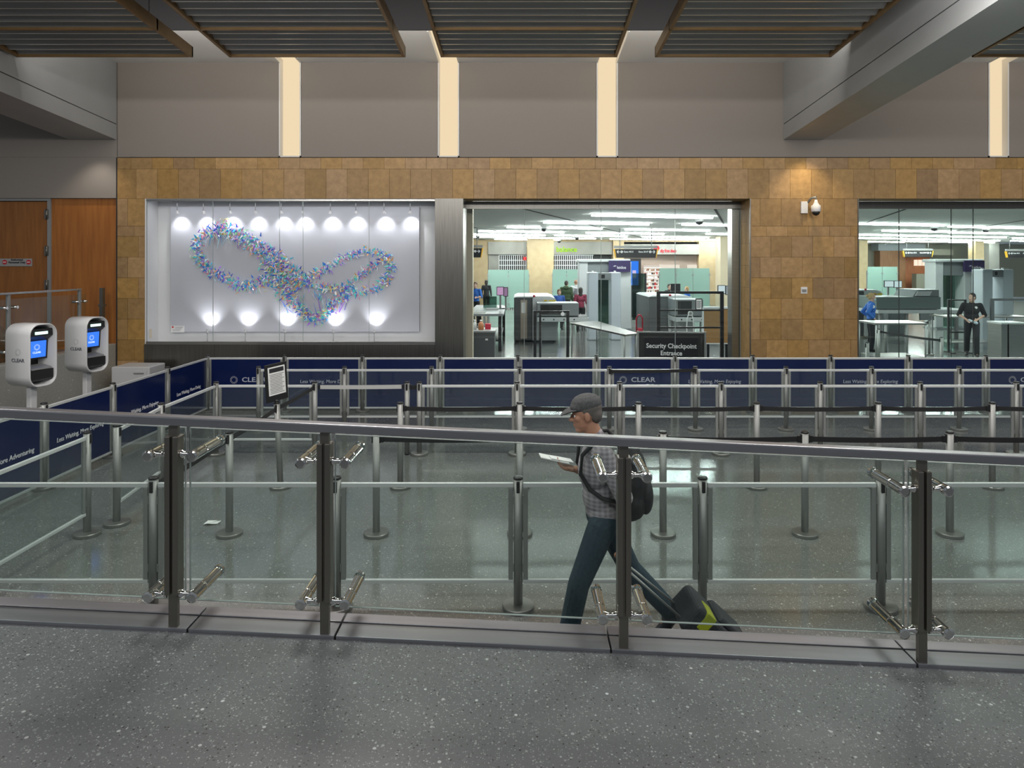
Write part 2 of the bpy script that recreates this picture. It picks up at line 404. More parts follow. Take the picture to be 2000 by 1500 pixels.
b = MB(); b.box(xw(1466) - .016, xw(1466) + .004, YW - .008, YW + .01, 0, ZO + .004); b.box(xw(1675), xw(1677) + .002, YW - .008, YG, 0, ZO + .004)
struct('trim_1', b, M['bronze'])
# stainless headers over the windows and the cladding around the display case
b = MB(); zh = Z(408, YG)
b.box(xw(905), xw(1175), YG - .05, YG + .07, zh, ZO - .004); b.box(xw(1175) + .004, xw(1466) - .014, YG - .05, YG + .07, zh, ZO - .004)
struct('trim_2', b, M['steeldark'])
b = MB(); b.box(xw(1677), xw(1935), YG - .05, YG + .07, zh, ZO - .004); b.box(xw(1935) + .004, 14, YG - .05, YG + .07, zh, ZO - .004)
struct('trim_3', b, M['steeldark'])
ZD0 = zw(672)
b = MB()
b.box(xw(850), xw(905), YW - .03, YG + .05, 0, ZO)
b.box(xw(283), xw(420), YW - .03, YG, 0, ZD0 - .005); b.box(xw(420) + .004, xw(850) - .004, YW - .03, YG, 0, ZD0 - .005)
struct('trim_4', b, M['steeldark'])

# ------------------------------------------------------------------ ceiling, bulkhead, beams
SL = .0668
def zc(y): return ZC + SL * (YW - y)
YB = 11.69
b = MB()
def slab(x0, x1, y0, y1, zf, t, m=0):
    b.hexa([(x0, y0, zf(y0)), (x1, y0, zf(y0)), (x1, y1, zf(y1)), (x0, y1, zf(y1)), (x0, y0, zf(y0) + t), (x1, y0, zf(y0) + t), (x1, y1, zf(y1) + t), (x0, y1, zf(y1) + t)], m)
for a, c in segs: slab(a, c, YB, YW + .3, zc, .12)
for a, c in SLOTS: slab(a, c, YB, YW + .3, lambda y: zc(y) + .13, .05)
struct('ceiling', b, M['ceil'])
b = MB(); b.box(-16, 16, YB - .04, YB - .002, zc(YB), zc(YB) + 1.5); slab(-16, 16, -4, YB + .1, lambda y: zc(y) + 1.4, .1)
struct('ceiling_plenum', b, M['dark'])
def beam(n, x0, x1):
    b = MB()
    def q(y, z): return z + SL * (YW - y)
    zb = zw(273); zs = zw(243)
    for z0, z1, ins in ((zb, zs - .008, 0), (zs - .008, zs + .008, .012), (zs + .008, ZC, 0)):
        y0, y1 = -3, YW - .01
        b.hexa([(x0 + ins, y0, q(y0, z0)), (x1 - ins, y0, q(y0, z0)), (x1 - ins, y1, q(y1, z0)), (x0 + ins, y1, q(y1, z0)),
                (x0 + ins, y0, q(y0, z1)), (x1 - ins, y0, q(y0, z1)), (x1 - ins, y1, q(y1, z1)), (x0 + ins, y1, q(y1, z1))], 1 if ins else 0)
    struct('beam_%s' % n, b, [M['beam'], M['seam']])
beam('left', xw(136), xw(228)); beam('right', xw(1530), xw(1607))

# ------------------------------------------------------------------ warm light slots in the wall
SLN = ['between the display case and the first fabric panel', 'above the display case', 'above the checkpoint window', 'beyond the right-hand beam']
SLN = ['tall warm light slot in the wall above the display case middle', 'tall warm light slot above the right end of the display case',
       'tall warm light slot above the centre of the checkpoint window', 'tall warm light slot right of the right-hand ceiling beam']
for (a, c), lab in zip(SLOTS, SLN):
    t = thing('light_slot', lab, 'wall light', ((a + c) / 2, YW, ZS), 'warm light slots along the back wall')
    b = MB()
    b.box(a, a + .025, YW - .012, YW + .18, ZS + .01, ZC + .11); b.box(c - .025, c, YW - .012, YW + .18, ZS + .01, ZC + .11); b.box(a, c, YW - .012, YW + .18, ZS + .01, ZS + .035)
    slab_ = [(a, a + .025), (c - .025, c)]
    for p, q in slab_:
        y0, y1 = YB + .02, YW - .0125
        b.hexa([(p, y0, zc(y0) - .012), (q, y0, zc(y0) - .012), (q, y1, zc(y1) - .012), (p, y1, zc(y1) - .012), (p, y0, zc(y0) + .11), (q, y0, zc(y0) + .11), (q, y1, zc(y1) + .11), (p, y1, zc(y1) + .11)])
    b.build('frame', M['ceil'], t)
    b = MB(); b.box(a + .025, c - .025, YW + .15, YW + .17, ZS + .035, ZC + .1); b.build('diffuser', M['slotlight'], t)
    b = MB(); y0, y1 = YB + .03, YW + .15
    b.hexa([(a + .025, y0, zc(y0) + .10), (c - .025, y0, zc(y0) + .10), (c - .025, y1, zc(y1) + .10), (a + .025, y1, zc(y1) + .10),
            (a + .025, y0, zc(y0) + .12), (c - .025, y0, zc(y0) + .12), (c - .025, y1, zc(y1) + .12), (a + .025, y1, zc(y1) + .12)])
    b.build('diffuser', M['slotlight'], t)

# ------------------------------------------------------------------ hung louvre panels
YE = 10.5; ZE = Z(112, YE); PW = 2.71; MOD = (10.5 - 9.495)
def zp(y): return ZE + SL * (YE - y)
def louvre(xl, label):
    t = thing('louvre_panel', label, 'ceiling panel', (xl + PW / 2, YE, ZE), 'hung louvre panels')
    b = MB(); n = 7
    y0 = YE - n * MOD
    def fb(x0, x1, ya, yb, lo=0., hi=.16):
        b.hexa([(x0, ya, zp(ya) + lo), (x1, ya, zp(ya) + lo), (x1, yb, zp(yb) + lo), (x0, yb, zp(yb) + lo), (x0, ya, zp(ya) + hi), (x1, ya, zp(ya) + hi), (x1, yb, zp(yb) + hi), (x0, yb, zp(yb) + hi)])
    fb(xl, xl + .045, y0, YE); fb(xl + PW - .045, xl + PW, y0, YE)
    for k in range(n + 1): fb(xl, xl + PW, YE - k * MOD - .035, YE - k * MOD)
    b.build('frame', M['gold'], t)
    b = MB(); pit = MOD / 5
    for k in range(n * 5):
        ya = YE - (k + 1) * pit + .01; yb = ya + pit * .80; yc = yb + .028
        z0, z1 = zp(ya) + .115, zp(yb) + .035
        x0, x1 = xl + .05, xl + PW - .05
        b.hexa([(x0, ya, z0), (x1, ya, z0), (x1, yb, z1), (x0, yb, z1), (x0, ya, z0 + .004), (x1, ya, z0 + .004), (x1, yb, z1 + .004), (x0, yb, z1 + .004)], 0)
        b.box(x0, x1, yb, yc, z1, z1 + .004, 1)
    b.build('louvre', [M['slat'], M['lip']], t)
    for xx in (xl + .4, xl + PW - .4):
        for yy in (YE - .5, YE - 4.5): b = MB(); b.tube((xx, yy, zp(yy) + .15), (xx, yy, zc(yy) + 1.42), .008, n=6); b.build('hanger', M['greyframe'], t)
    return t
for px, lab in ((33, 'dark hung louvre panel in front of the left-hand beam'), (448, 'hung louvre panel above the display case with bright slat edges'),
                (861, 'middle hung louvre panel over the checkpoint window'), (1279, 'hung louvre panel left of the right-hand ceiling beam'),
                (1898, 'hung louvre panel corner at the far right of the right-hand beam')):
    louvre(X(px, YE), lab)

# ------------------------------------------------------------------ left side: wood wall, door, half wall, railing
zt = zw(387)
b = MB(); b.box(xw(97), XL - .022, YW + .06, YW + .3, .95, zt - .004); b.box(-16, -10.95, YW + .06, YW + .3, .95, zt - .004)
struct('wall_wood', b, M['wood'])
DX0, DX1 = -10.9, xw(90)
b = MB(); b.box(DX0, DX1 - .004, YW + .09, YW + .15, .96, zw(393)); d = struct('door_1', b, M['wooddoor'])
b = MB()
b.box(DX1, xw(97), YW + .03, YW + .3, .95, zt - .004); b.box(DX0 - .06, DX1, YW + .03, YW + .3, zw(392), zt - .004); b.box(DX0 - .06, DX0 - .004, YW + .03, YW + .3, .95, zt)
b.build('door_frame', M['greyframe'], d)
for py in (418, 490, 556):
    b = MB(); b.box(DX1 - .05, DX1 + .03, YW + .02, YW + .09, zw(py) - .09, zw(py) + .09); b.tube((DX1 - .005, YW + .02, zw(py) - .1), (DX1 - .005, YW + .02, zw(py) + .1), .014); b.build('hinge', M['bronze'], d)
t = thing('door_sign', 'grey sign plate with two red no-entry discs on the wooden door', 'sign', (xw(22), YW + .08, zw(513)))
b = MB(); b.box(xw(-12), xw(57), YW + .07, YW + .088, zw(520), zw(505)); b.build('plate', mat('grey_sign_plate', (.33, .33, .33), .5), t)
for px in (4, 51):
    b = MB(); b.prof((xw(px), YW + .07, zw(512)), (xw(px), YW, zw(512)), [(0, .045), (.006, .045)], 20); k = b.build('no_entry_disc', mat('red_enamel', (.5, .02, .03), .4), t)
    b = MB(); b.box(xw(px) - .03, xw(px) + .03, YW + .058, YW + .066, zw(512) - .008, zw(512) + .008); b.build('bar', M['paper'], k)
text('lettering', 'Authorized\nPersonnel Only', .052, M['ink'], t, (xw(28), YW + .066, zw(510)), (1, 0, 0), (0, 0, 1), bold=.001)
b = MB(); b.box(-8.12, -7.87, 3.6, YW - .01, 0, 1.07); struct('wall_half', b, M['halffloor'], .01)
b = MB(); b.box(-16, -8.12, 3.6, YW + .06, .85, .95); b.box(-16, -8.13, 3.6, 3.7, 0, .85); struct('floor_landing', b, M['ramp'])
# glass railing on the half wall
t = thing('glass_railing', 'glass railing with steel posts on the terrazzo half wall', 'railing', (-8.0, 9, 1.07))
RY = [12.3, 10.6, 8.9, 7.2, 5.5]
b = MB(); b.box(-8.03, -7.97, 4.4, 12.33, 2.13, 2.165); b.build('handrail', M['steel'], t, .006)
for y in RY:
    b = MB(); b.box(-8.018, -7.982, y - .03, y + .03, 1.07, 2.13); p = b.build('post', M['alu'], t, .004)
    for z in (1.25, 1.93):
        k = MB(); k.tube((-8.0, y - .13, z), (-8.0, y + .13, z), .014); k.tube((-8.06, y - .11, z), (-7.93, y - .11, z), .024); k.tube((-8.06, y + .11, z), (-7.93, y + .11, z), .024); k.build('clamp', M['chrome'], p)
ends = [12.47] + RY + [4.4]
for i in range(len(RY)):
    b = MB(); b.box(-8.006, -7.994, RY[i + 1] + .02 if i < len(RY) - 1 else 4.4, RY[i] - .02, 1.16, 2.06); b.build('glass_pane', M['railglass'], t)
b = MB(); b.box(-8.006, -7.994, 12.32, 12.47, 1.16, 2.06); b.build('glass_pane', M['railglass'], t)
t = thing('railing_post', 'dark railing end post standing before the orange wood panel', 'post', (-8.0, 12.95, 1.07))
b = MB(); b.box(-8.02, -7.96, 12.91, 12.99, 1.07, 2.15); b.box(-8.04, -7.94, 12.9, 13.0, 1.8, 1.84); b.build('upright', M['bronze'], t)
b = MB(); b.tube((-8.0, 12.8, 1.3), (-8.0, 12.95, 1.3), .016); b.tube((-8.05, 12.8, 1.3), (-7.93, 12.8, 1.3), .024); b.build('clamp', M['chrome'], t)
# low seat back behind the railing
t = thing('armchair', 'brown curved chair back behind the glass railing on the left', 'chair', (-8.75, 11.0, .95))
b = MB()
n = 14; rs = []
for i in range(n + 1):
    a = math.pi * i / n; rs.append((-8.75 - .36 * math.cos(a), .95 + .30 + .42 * math.sin(a) ** .5))
b.prism([(-8.39, 1.0), (-8.39, 1.25)] + [(x_, z_) for x_, z_ in reversed(rs)] + [(-9.11, 1.25), (-9.11, 1.0)], 11.0, 11.12, 'y'); b.build('backrest', mat('brown_veneer', (.14, .065, .025), .4), t, .015)
b = MB(); b.box(-9.08, -8.42, 11.12, 11.75, 1.28, 1.42); b.build('seat', mat('dark_upholstery', (.03, .028, .028), .8), t, .03)
for x_ in (-9.05, -8.45):
    for y_ in (11.05, 11.7): b = MB(); b.box(x_ - .025, x_ + .025, y_ - .025, y_ + .025, .95, 1.3); b.build('leg', M['bronze'], t)
# white cabinet behind the navy fence
t = thing('cabinet', 'low white cabinet at the foot of the stone pier behind the navy fence', 'cabinet', (X(255, 12.5), 12.5, 0))
x0, x1 = X(217, 12.4), X(292, 12.4)
b = MB(); b.box(x0, x1, 12.4, 12.95, 0.02, .735); b.build('body', M['white'], t, .02)
b = MB(); b.box(x0 + .05, x1 - .05, 12.392, 12.4, .08, .66); dd = b.build('door', M['white'], t); b = MB(); b.box(x0 + .42, x1 - .1, 12.375, 12.392, .61, .63); b.build('handle', M['greyframe'], dd)
b = MB(); b.box(x0 + .04, x1 - .04, 12.44, 12.9, 0, .03); b.build('plinth', M['black'], t)

# ------------------------------------------------------------------ identity kiosks
def sun_logo(parent, c, r, m, right, up, dots=True):
    b = MB(); c = Vector(c); rt = Vector(right); u = Vector(up); nn = rt.cross(u)
    for ring, (rr_, s_, n_) in enumerate(((1, .085, 14), (.72, .07, 14))):
        for k in range(n_):
            a = 2 * math.pi * (k + .5 * ring) / n_
            d = rt * math.cos(a) + u * math.sin(a); p = c + d * r * rr_
            b.obox(Matrix.Translation(p) @ Matrix((tuple(d) , tuple(nn.cross(d)), tuple(nn))).transposed().to_4x4(), r * s_ * 2.2, r * s_ * 1.4, .003)
    return b.build('sun_emblem', m, parent)
def kiosk(px, Y, zb, label):
    x = X(px, Y); t = thing('identity_kiosk', label, 'kiosk', (x, Y, 0), 'white identity kiosks')
    phi = R(75); nv = Vector((math.sin(phi), -math.cos(phi), 0)); rt = Vector((math.cos(phi), math.sin(phi), 0)); up = Vector((0, 0, 1))
    w_, h_, d_ = .36, .76, .37; rad = .13
    def P(a, z, e): return Vector((x, Y, zb)) + rt * a + up * z + nv * e
    def rr_(ins, r_):
        pts = []
        for cx_, cz_, a0 in ((w_ / 2 - rad, h_ - rad, 0), (-w_ / 2 + rad, h_ - rad, 90), (-w_ / 2 + rad, rad, 180), (w_ / 2 - rad, rad, 270)):
            for k in range(7):
                a = R(a0 + 15 * k); pts.append((cx_ + (rad - ins) * math.cos(a), cz_ + (rad - ins) * math.sin(a)))
        return pts
    o_, i_ = rr_(0, rad), rr_(.016, rad)
    b = MB(); b.rings([[P(a, z, -d_ / 2) for a, z in o_], [P(a, z, d_ / 2 - .01) for a, z in o_], [P(a * .985, (z - h_ / 2) * .99 + h_ / 2, d_ / 2) for a, z in o_], [P(a, z, d_ / 2) for a, z in i_], [P(a, z, -d_ / 2 + .03) for a, z in i_]])
    b.build('shell', M['white'], t)
    b = MB()                                       # the black fittings inside the shell
    b.rings([[P(a * .96, (z - h_ / 2) * .97 + h_ / 2, -d_ / 2 + .04) for a, z in i_], [P(a * .96, (z - h_ / 2) * .97 + h_ / 2, -d_ / 2 + .09) for a, z in i_]], sm=False)
    def block(pr, hw): b.rings([[P(-hw, z, e) for e, z in pr], [P(hw, z, e) for e, z in pr]], sm=False)
    block([(-.14, .695), (.145, .695), (.15, .61), (.075, .555), (.06, .32), (-.14, .30)], .15)
    block([(-.14, .068), (.14, .068), (.16, .09), (.16, .2), (-.14, .24)], .15)
    block([(-.14, .13), (-.1, .13), (-.1, .63), (-.14, .63)], .163)
    b.build('inner_housing', M['black'], t)
    b = MB(); q = [P(-.12, .345, .068), P(.12, .345, .068), P(.12, .545, .080), P(-.12, .545, .080)]
    b.hexa([p - nv * .004 for p in q] + [p + nv * .004 for p in q]); sc_ = b.build('screen', emis('blue_screen', (.05, .22, 1), 1.1), t)
    sun_logo(sc_, P(0, .47, .081), .035, emis('screen_white', (.7, .85, 1), 1.2), rt, up)
    text('screen_lettering', 'CLEAR', .035, bpy.data.materials['screen_white'], sc_, P(0, .405, .078), rt, up)
    b = MB(); b.hexa([P(-.08, .628, .147), P(.08, .628, .147), P(.08, .662, .147), P(-.08, .662, .147), P(-.08, .628, .156), P(.08, .628, .156), P(.08, .662, .156), P(-.08, .662, .156)]); b.build('camera_light', emis('pale_camera_light', (.7, 1, .9), 1.6), t)
    b = MB(); b.hexa([P(-.13, .235, .0), P(.13, .235, .0), P(.13, .205, .155), P(-.13, .205, .155), P(-.13, .255, .0), P(.13, .255, .0), P(.13, .225, .155), P(-.13, .225, .155)]); b.build('scanner_shelf', M['greyframe'], t)
    b = MB(); b.obox(Matrix.Translation((x, Y, zb / 2)) @ Matrix.Rotation(phi, 4, 'Z'), .085, .075, zb + .02); b.build('column', M['white'], t, .01)
    b = MB(); b.obox(Matrix.Translation((x, Y, .012)) @ Matrix.Rotation(phi, 4, 'Z'), .42, .42, .024); b.build('base_plate', M['white'], t, .008)
    lf = -rt                                       # the printed left flank
    c = P(-w_ / 2 - .002, 0, 0)
    text('lettering', 'CLEAR', .058, mat('grey_print', (.1, .1, .12), .6), t, c + up * .33 + nv * .01, nv, up, bold=.0006, sx=1.15)
    sun_logo(t, c + up * .43 + nv * .01, .04, mat('pale_grey_print', (.42, .42, .42), .6), nv, up)
kiosk(62, 8.3, 1.13, 'larger white identity kiosk at the left edge with a blue screen')
kiosk(170, 9.5, 1.116, 'smaller white identity kiosk nearest the stone pier')

# ------------------------------------------------------------------ queue barriers
RB, R1, R2, RBB, RA, R0 = 12.05, 10.72, 9.34, 7.96, 6.58, 5.18
ORD = ['first', 'second', 'third', 'fourth', 'fifth', 'sixth', 'seventh', 'eighth', 'ninth', 'tenth', 'eleventh', 'twelfth', 'thirteenth', 'fourteenth', 'fifteenth', 'sixteenth', 'seventeenth']
def stanchion(x, y, label, group, lean=None, h=.995, dirs=((0, -1),), foot=True):
    t = thing('stanchion', label, 'stanchion', (x, y, 0), group)
    lx = lean or 0
    p0, p1 = Vector((x, y, .025)), Vector((x + lx, y, h))
    b = MB()
    if foot: b.prof((x, y, 0), (x, y, 1), [(0, .116), (.004, .121), (.028, .121), (.034, .116), (.036, .045)], 44, 0, False)
    else: b.prof((x, y, 0), (x, y, 1), [(0, .03), (.03, .036)], 20)
    b.build('base' if foot else 'end_foot', M['base'] if foot else M['rubber'], t)
    d = (p1 - p0).normalized()
    b = MB(); b.tube(p0, p1 - d * .01, .034, n=20); b.build('pole', M['postgrey'], t)
    b = MB(); b.prof(p1 - d * .012, p1, [(0, .037), (.010, .0375), (.016, .034), (.018, .02)], 20); b.build('cap', M['black'], t)
    for dx, dy in dirs:
        b = MB(); c = p1 - d * .065 + Vector((dx, dy, 0)) * .034
        b.obox(Matrix.Translation(c) @ Matrix.Rotation(math.atan2(dy, dx), 4, 'Z'), .02, .026, .085); b.build('buckle', M['black'], t, .004)
    return t
def belt(t, a, c, m, sag=.02, hgt=.05, name='belt'):
    b = MB(); a = Vector(a); c = Vector(c); n = 10; d = (c - a); d.z = 0; d.normalize(); nn = Vector((-d.y, d.x, 0)) * .0015
    rs = []
    for i in range(n + 1):
        s = i / n; p = a.lerp(c, s) - Vector((0, 0, sag * 4 * s * (1 - s))); u = Vector((0, 0, hgt / 2))
        rs.append([p - nn - u, p + nn - u, p + nn + u, p - nn + u])
    b.rings(rs, sm=False); o = b.build(name, m, t)
    for p, sg in ((a, 1), (c, -1)): k = MB(); k.obox(Matrix.Translation(p + d * sg * .012) @ Matrix.Rotation(math.atan2(d.y, d.x), 4, 'Z'), .03, .02, .062); k.build('belt_clip', M['black'], o)
    return o
def panel(p, q, label, group, navy=False, post_r=.034, parts_text=None, lift=0.):
    """framed panel hung between two posts at p and q (2D)"""
    p = Vector((*p, 0)); q = Vector((*q, 0)); d = (q - p).normalized(); L = (q - p).length; g = post_r + .003
    t = thing('barrier_panel', label, 'barrier panel', (p + q) / 2, group)
    z0, z1 = (.055, .955) if navy else (.195, .955)
    a, c = p + d * g, q - d * g
    fr = M['alu']
    b = MB(); b.bar(a + Vector((0, 0, z1 - .017)), c + Vector((0, 0, z1 - .017)), .028, .034); b.build('top_rail', M['aluwhite'], t, .004)
    b = MB(); b.bar(a + Vector((0, 0, z0 + .014)), c + Vector((0, 0, z0 + .014)), .028, .028); b.build('bottom_rail', M['aluwhite'], t, .004)
    for e, s in ((a, 1), (c, -1)):
        k = e + d * s * .019
        b = MB(); b.bar(k + Vector((0, 0, z0 + .028)), k + Vector((0, 0, z1 - .034)), 0.026, .036, up=d); st = b.build('stile', fr, t, .004)
        hm = MB()
        for zz in (z0 + .12, z1 - .13): hm.bar(e - d * s * .001 + Vector((0, 0, zz - .03)), e - d * s * .001 + Vector((0, 0, zz + .03)), .034, .008, up=d)
        hm.build('hinge', fr, st)
    b = MB(); i0, i1 = a + d * .038, c - d * .038
    b.bar(i0 + Vector((0, 0, (z0 + z1) / 2)), i1 + Vector((0, 0, (z0 + z1) / 2)), .006, z1 - z0 - .062); b.build('infill', M['navy'] if navy else M['pane'], t)
    return t
def row(name, pxs, y, rowword, group, kinds, n0=0, dirs=((0, -1),), post='steel post'):
    """posts of one row; returns their x"""
    xs = [X(p, y) for p in pxs]; k = 0
    return xs
ROWW = {'near': 'clear-panel row nearest the camera', 'A': 'front row of black belts', 'B': 'rear row of black belts',
        'mid': 'middle clear-panel row behind the belts', 'far': 'farthest clear-panel row', 'navy': 'long navy fence under the windows'}
def posts(key, pxs, y, dirs=((0, -1),), start=1):
    xs = []
    for i, p in enumerate(pxs):
        x = X(p, y)
        stanchion(x, y, '%s post from the left in the %s' % (ORD[i + start - 1], ROWW[key]), 'posts of the ' + ROWW[key], dirs=dirs, foot=p != 795); xs.append(x)
    return xs
def panels(key, xs, y, navy=False, start=1, skip=()):
    out = []; n = start - 1
    for i in range(len(xs) - 1):
        if i in skip: continue
        out.append(panel((xs[i], y), (xs[i + 1], y), '%s %s panel from the left in the %s' % (ORD[n], 'navy' if navy else 'clear', ROWW[key]), ('navy' if navy else 'clear') + ' panels of the ' + ROWW[key], navy)); n += 1
    return out
XI, XO = X(422, R2), -5.57                          # inner clear run and outer navy run on the left
# nearest row
xs0 = posts('near', [300, 657, 1012, 1372, 1720], R0)
xs0 = [XI] + xs0 + [X(2080, R0)]
panels('near', xs0, R0)
stanchion(XI, R0, 'corner post where the nearest clear row meets the left run', 'posts of the left clear run')
# middle row
mid_px = [422, 615, 795, 819, 1010, 1210, 1408, 1602, 1797, 1985]
xs2 = posts('mid', mid_px, R2)
panels('mid', xs2 + [X(2182, R2)], R2, skip=(1, 2))
# far clear row
far_px = [505, 673, 843, 1015, 1190, 1358, 1535, 1702, 1873]
xs1 = posts('far', far_px, R1)
panels('far', xs1 + [X(2046, R1)], R1)
# navy fence
navy_px = [405, 556, 708, 860, 1012, 1165, 1318, 1470, 1622, 1774, 1925]
xsb = posts('navy', navy_px, RB)
nav = panels('navy', xsb + [X(2078, RB)], RB, True)
# left navy run
ly = [RB, 10.68, 9.26, 7.93, 6.6]
for i, y in enumerate(ly[1:]):
    stanchion(XO, y, ['farthest post of the navy side fence left of the lanes', 'second post back from the far corner in the navy side fence', 'navy side fence post nearest the camera', 'near end post of the navy side fence'][i], 'posts of the navy side fence', dirs=((1, 0),))
words_ = ['Doing', 'Enjoying', 'Exploring', 'Adventuring']
side = []
for i in range(4):
    t = panel((XO, ly[i + 1]), (XO, ly[i]), 'navy side fence panel reading Less Waiting, More %s' % words_[i], 'panels of the navy side fence', True); side.append(t)
    text('lettering', 'Less Waiting, More ' + words_[i], .08, M['whiteink'], t, (XO + .005, (ly[i] + ly[i + 1]) / 2 - .0, .5), (0, 1, 0), (0, 0, 1), shear=.12, label='white slogan lettering', sx=.95)
for k in (0, 5, 10):
    t = nav[k]; xa = xsb[k]
    sun_logo(t, (xa + .47, RB - .006, .56), .062, M['whiteink'], (1, 0, 0), (0, 0, 1))
    text('lettering', 'CLEAR', .115, M['fadedink'], t, (xa + .61, RB - .006, .56), (1, 0, 0), (0, 0, 1), 'LEFT', bold=.0015, sx=1.25)
    if k: text('small_lettering', 'PLUS', .05, M['fadedink'], t, (xa + .88, RB - .006, .47), (1, 0, 0), (0, 0, 1), 'LEFT', sx=1.2)
for k, wd in ((1, 'Less Waiting, More Doing'), (6, 'Less Waiting, More Enjoying'), (8, 'Less Waiting, More Exploring')):
    text('lettering', wd, .085, M['fadedink'], nav[k], (xsb[k] + .7, RB - .006, .53), (1, 0, 0), (0, 0, 1), shear=.12, sx=.95)
# left clear run
YT = 6.85; XT = X(228, YT)
stanchion(XI, 7.92, 'post midway along the left clear run beside the navy side fence', 'posts of the left clear run', dirs=((1, 0),))
stanchion(XT, YT, 'post just behind another at the front of the left clear run', 'posts of the left clear run', dirs=((1, 0),))
stanchion(XI, RA, 'left post where the left clear run bends nearest the camera', 'posts of the left clear run', dirs=((1, 0),))
panel((XI, 7.92), (XI, R2), 'farthest clear panel of the left run beside the navy side fence', 'panels of the left clear run')
panel((XT, YT), (XI, 7.92), 'clear panel second from the far corner in the left run', 'panels of the left clear run')
panel((XI, R0), (XI, RA), 'clear panel of the left run cut by the left frame edge', 'panels of the left clear run')
# belts rows
zb_ = .925
xa = posts('A', [735, 1015, 1295, 1572, 1855], RA, dirs=((1, 0), (-1, 0)))
xb = posts('B', [782, 1015, 1247, 1478, 1715, 1938], RBB, dirs=((1, 0), (-1, 0)))
def top_posts(x, y):
    for o in COL.objects:
        if o.name.startswith('stanchion') and o.parent is None and (Vector((o.location.x, o.location.y)) - Vector((x, y))).length < .02: return o
for xs_, y in ((xa + [X(2135, RA)], RA), (xb + [X(2172, RBB)], RBB)):
    for a, c in zip(xs_, xs_[1:]): belt(top_posts(a, y), (a + .045, y, zb_), (c - .045, y, zb_), M['blacktape'], .012)
XD = X(448, RA)
t448 = stanchion(XD, RA, 'belt post standing between the leaning notice post and the nearest clear row', 'posts of the cross belt', dirs=((0, 1), (0, -1)))
# sign stanchion, leaning
XS_ = X(548, RBB)
ts = stanchion(XS_, RBB, 'leaning belt post carrying a black framed notice', 'posts of the cross belt', lean=-.045, dirs=((0, 1), (0, -1)))
t = thing('notice_sign', 'black framed paper notice on top of the leaning belt post', 'sign', (XS_ - .05, RBB, 1.0))
b = MB(); c0 = Vector((XS_ - .05, RBB, 1.235)); Mx = Matrix.Translation(c0) @ Matrix.Rotation(R(58), 4, 'Z') @ Matrix.Rotation(R(-4), 4, 'Y')
b.obox(Mx, .30, .022, .44); b.build('frame', M['black'], t, .006)
b = MB(); b.obox(Mx @ Matrix.Translation((0, -.0125, .02)), .235, .003, .33); pp = b.build('notice', M['paper'], t)
b = MB(); b.obox(Mx @ Matrix.Translation((0, -.0145, .145)), .2, .002, .05)
for k in range(13): b.obox(Mx @ Matrix.Translation((-.01 if k % 3 else 0, -.0145, .095 - k * .018)), .17 + .03 * ((k * 7) % 3 == 0), .001, .005)
b.build('print', M['ink'], pp)
b = MB(); b.tube((XS_ - .046, RBB, .99), (XS_ - .048, RBB, 1.03), .026); b.build('socket', M['black'], t)
belt(top_posts(xs2[1], R2), (xs2[1], R2 - .045, zb_), (XS_ - .04, RBB + .045, zb_), M['blacktape'], .01)
belt(ts, (XS_ - .04, RBB - .045, zb_), (XD, RA + .045, zb_), M['blacktape'], .01)
belt(t448, (XD, RA - .045, zb_), (xs0[1], R0 + .045, zb_), M['blacktape'], .01)
belt(top_posts(xs2[1], R2), (xs2[1] + .045, R2, zb_), (xs2[2] - .045, R2, zb_ + .005), M['silvertape'], .004, .055, 'silver_belt')
belt(top_posts(xs2[2], R2), (xs2[2] + .04, R2, zb_), (xs2[3] - .04, R2, zb_), M['blacktape'], .006)
belt(top_posts(xs1[4], R1), (xs1[4] + .02, R1 - .045, zb_ + .0), (xs1[5] - .02, R1 - .045, zb_ + .02), M['blacktape'], .008)
# litter
b = MB(); lx, ly_ = X(410, 6.82), 6.86
pts = [(-.075, -.03), (-.02, -.055), (.07, -.02), (.085, .02), (.03, .06), (-.05, .03)]
for i in range(1, 5):
    a, c_, d_ = pts[0], pts[i], pts[i + 1] if i + 1 < 6 else pts[1]
    hh = [.004, .012 + .014 * (i % 2), .006 + .018 * ((i + 1) % 2)]
    tri = [(lx + a[0], ly_ + a[1], hh[0]), (lx + c_[0], ly_ + c_[1], hh[1]), (lx + d_[0], ly_ + d_[1], hh[2])]
    b.rings([[(x_, y_, z_ - .003) for x_, y_, z_ in tri], tri], sm=False)
tag(b.build('crumpled_wrapper', M['paper']), 'crumpled white wrapper lying on the terrazzo floor', 'litter')

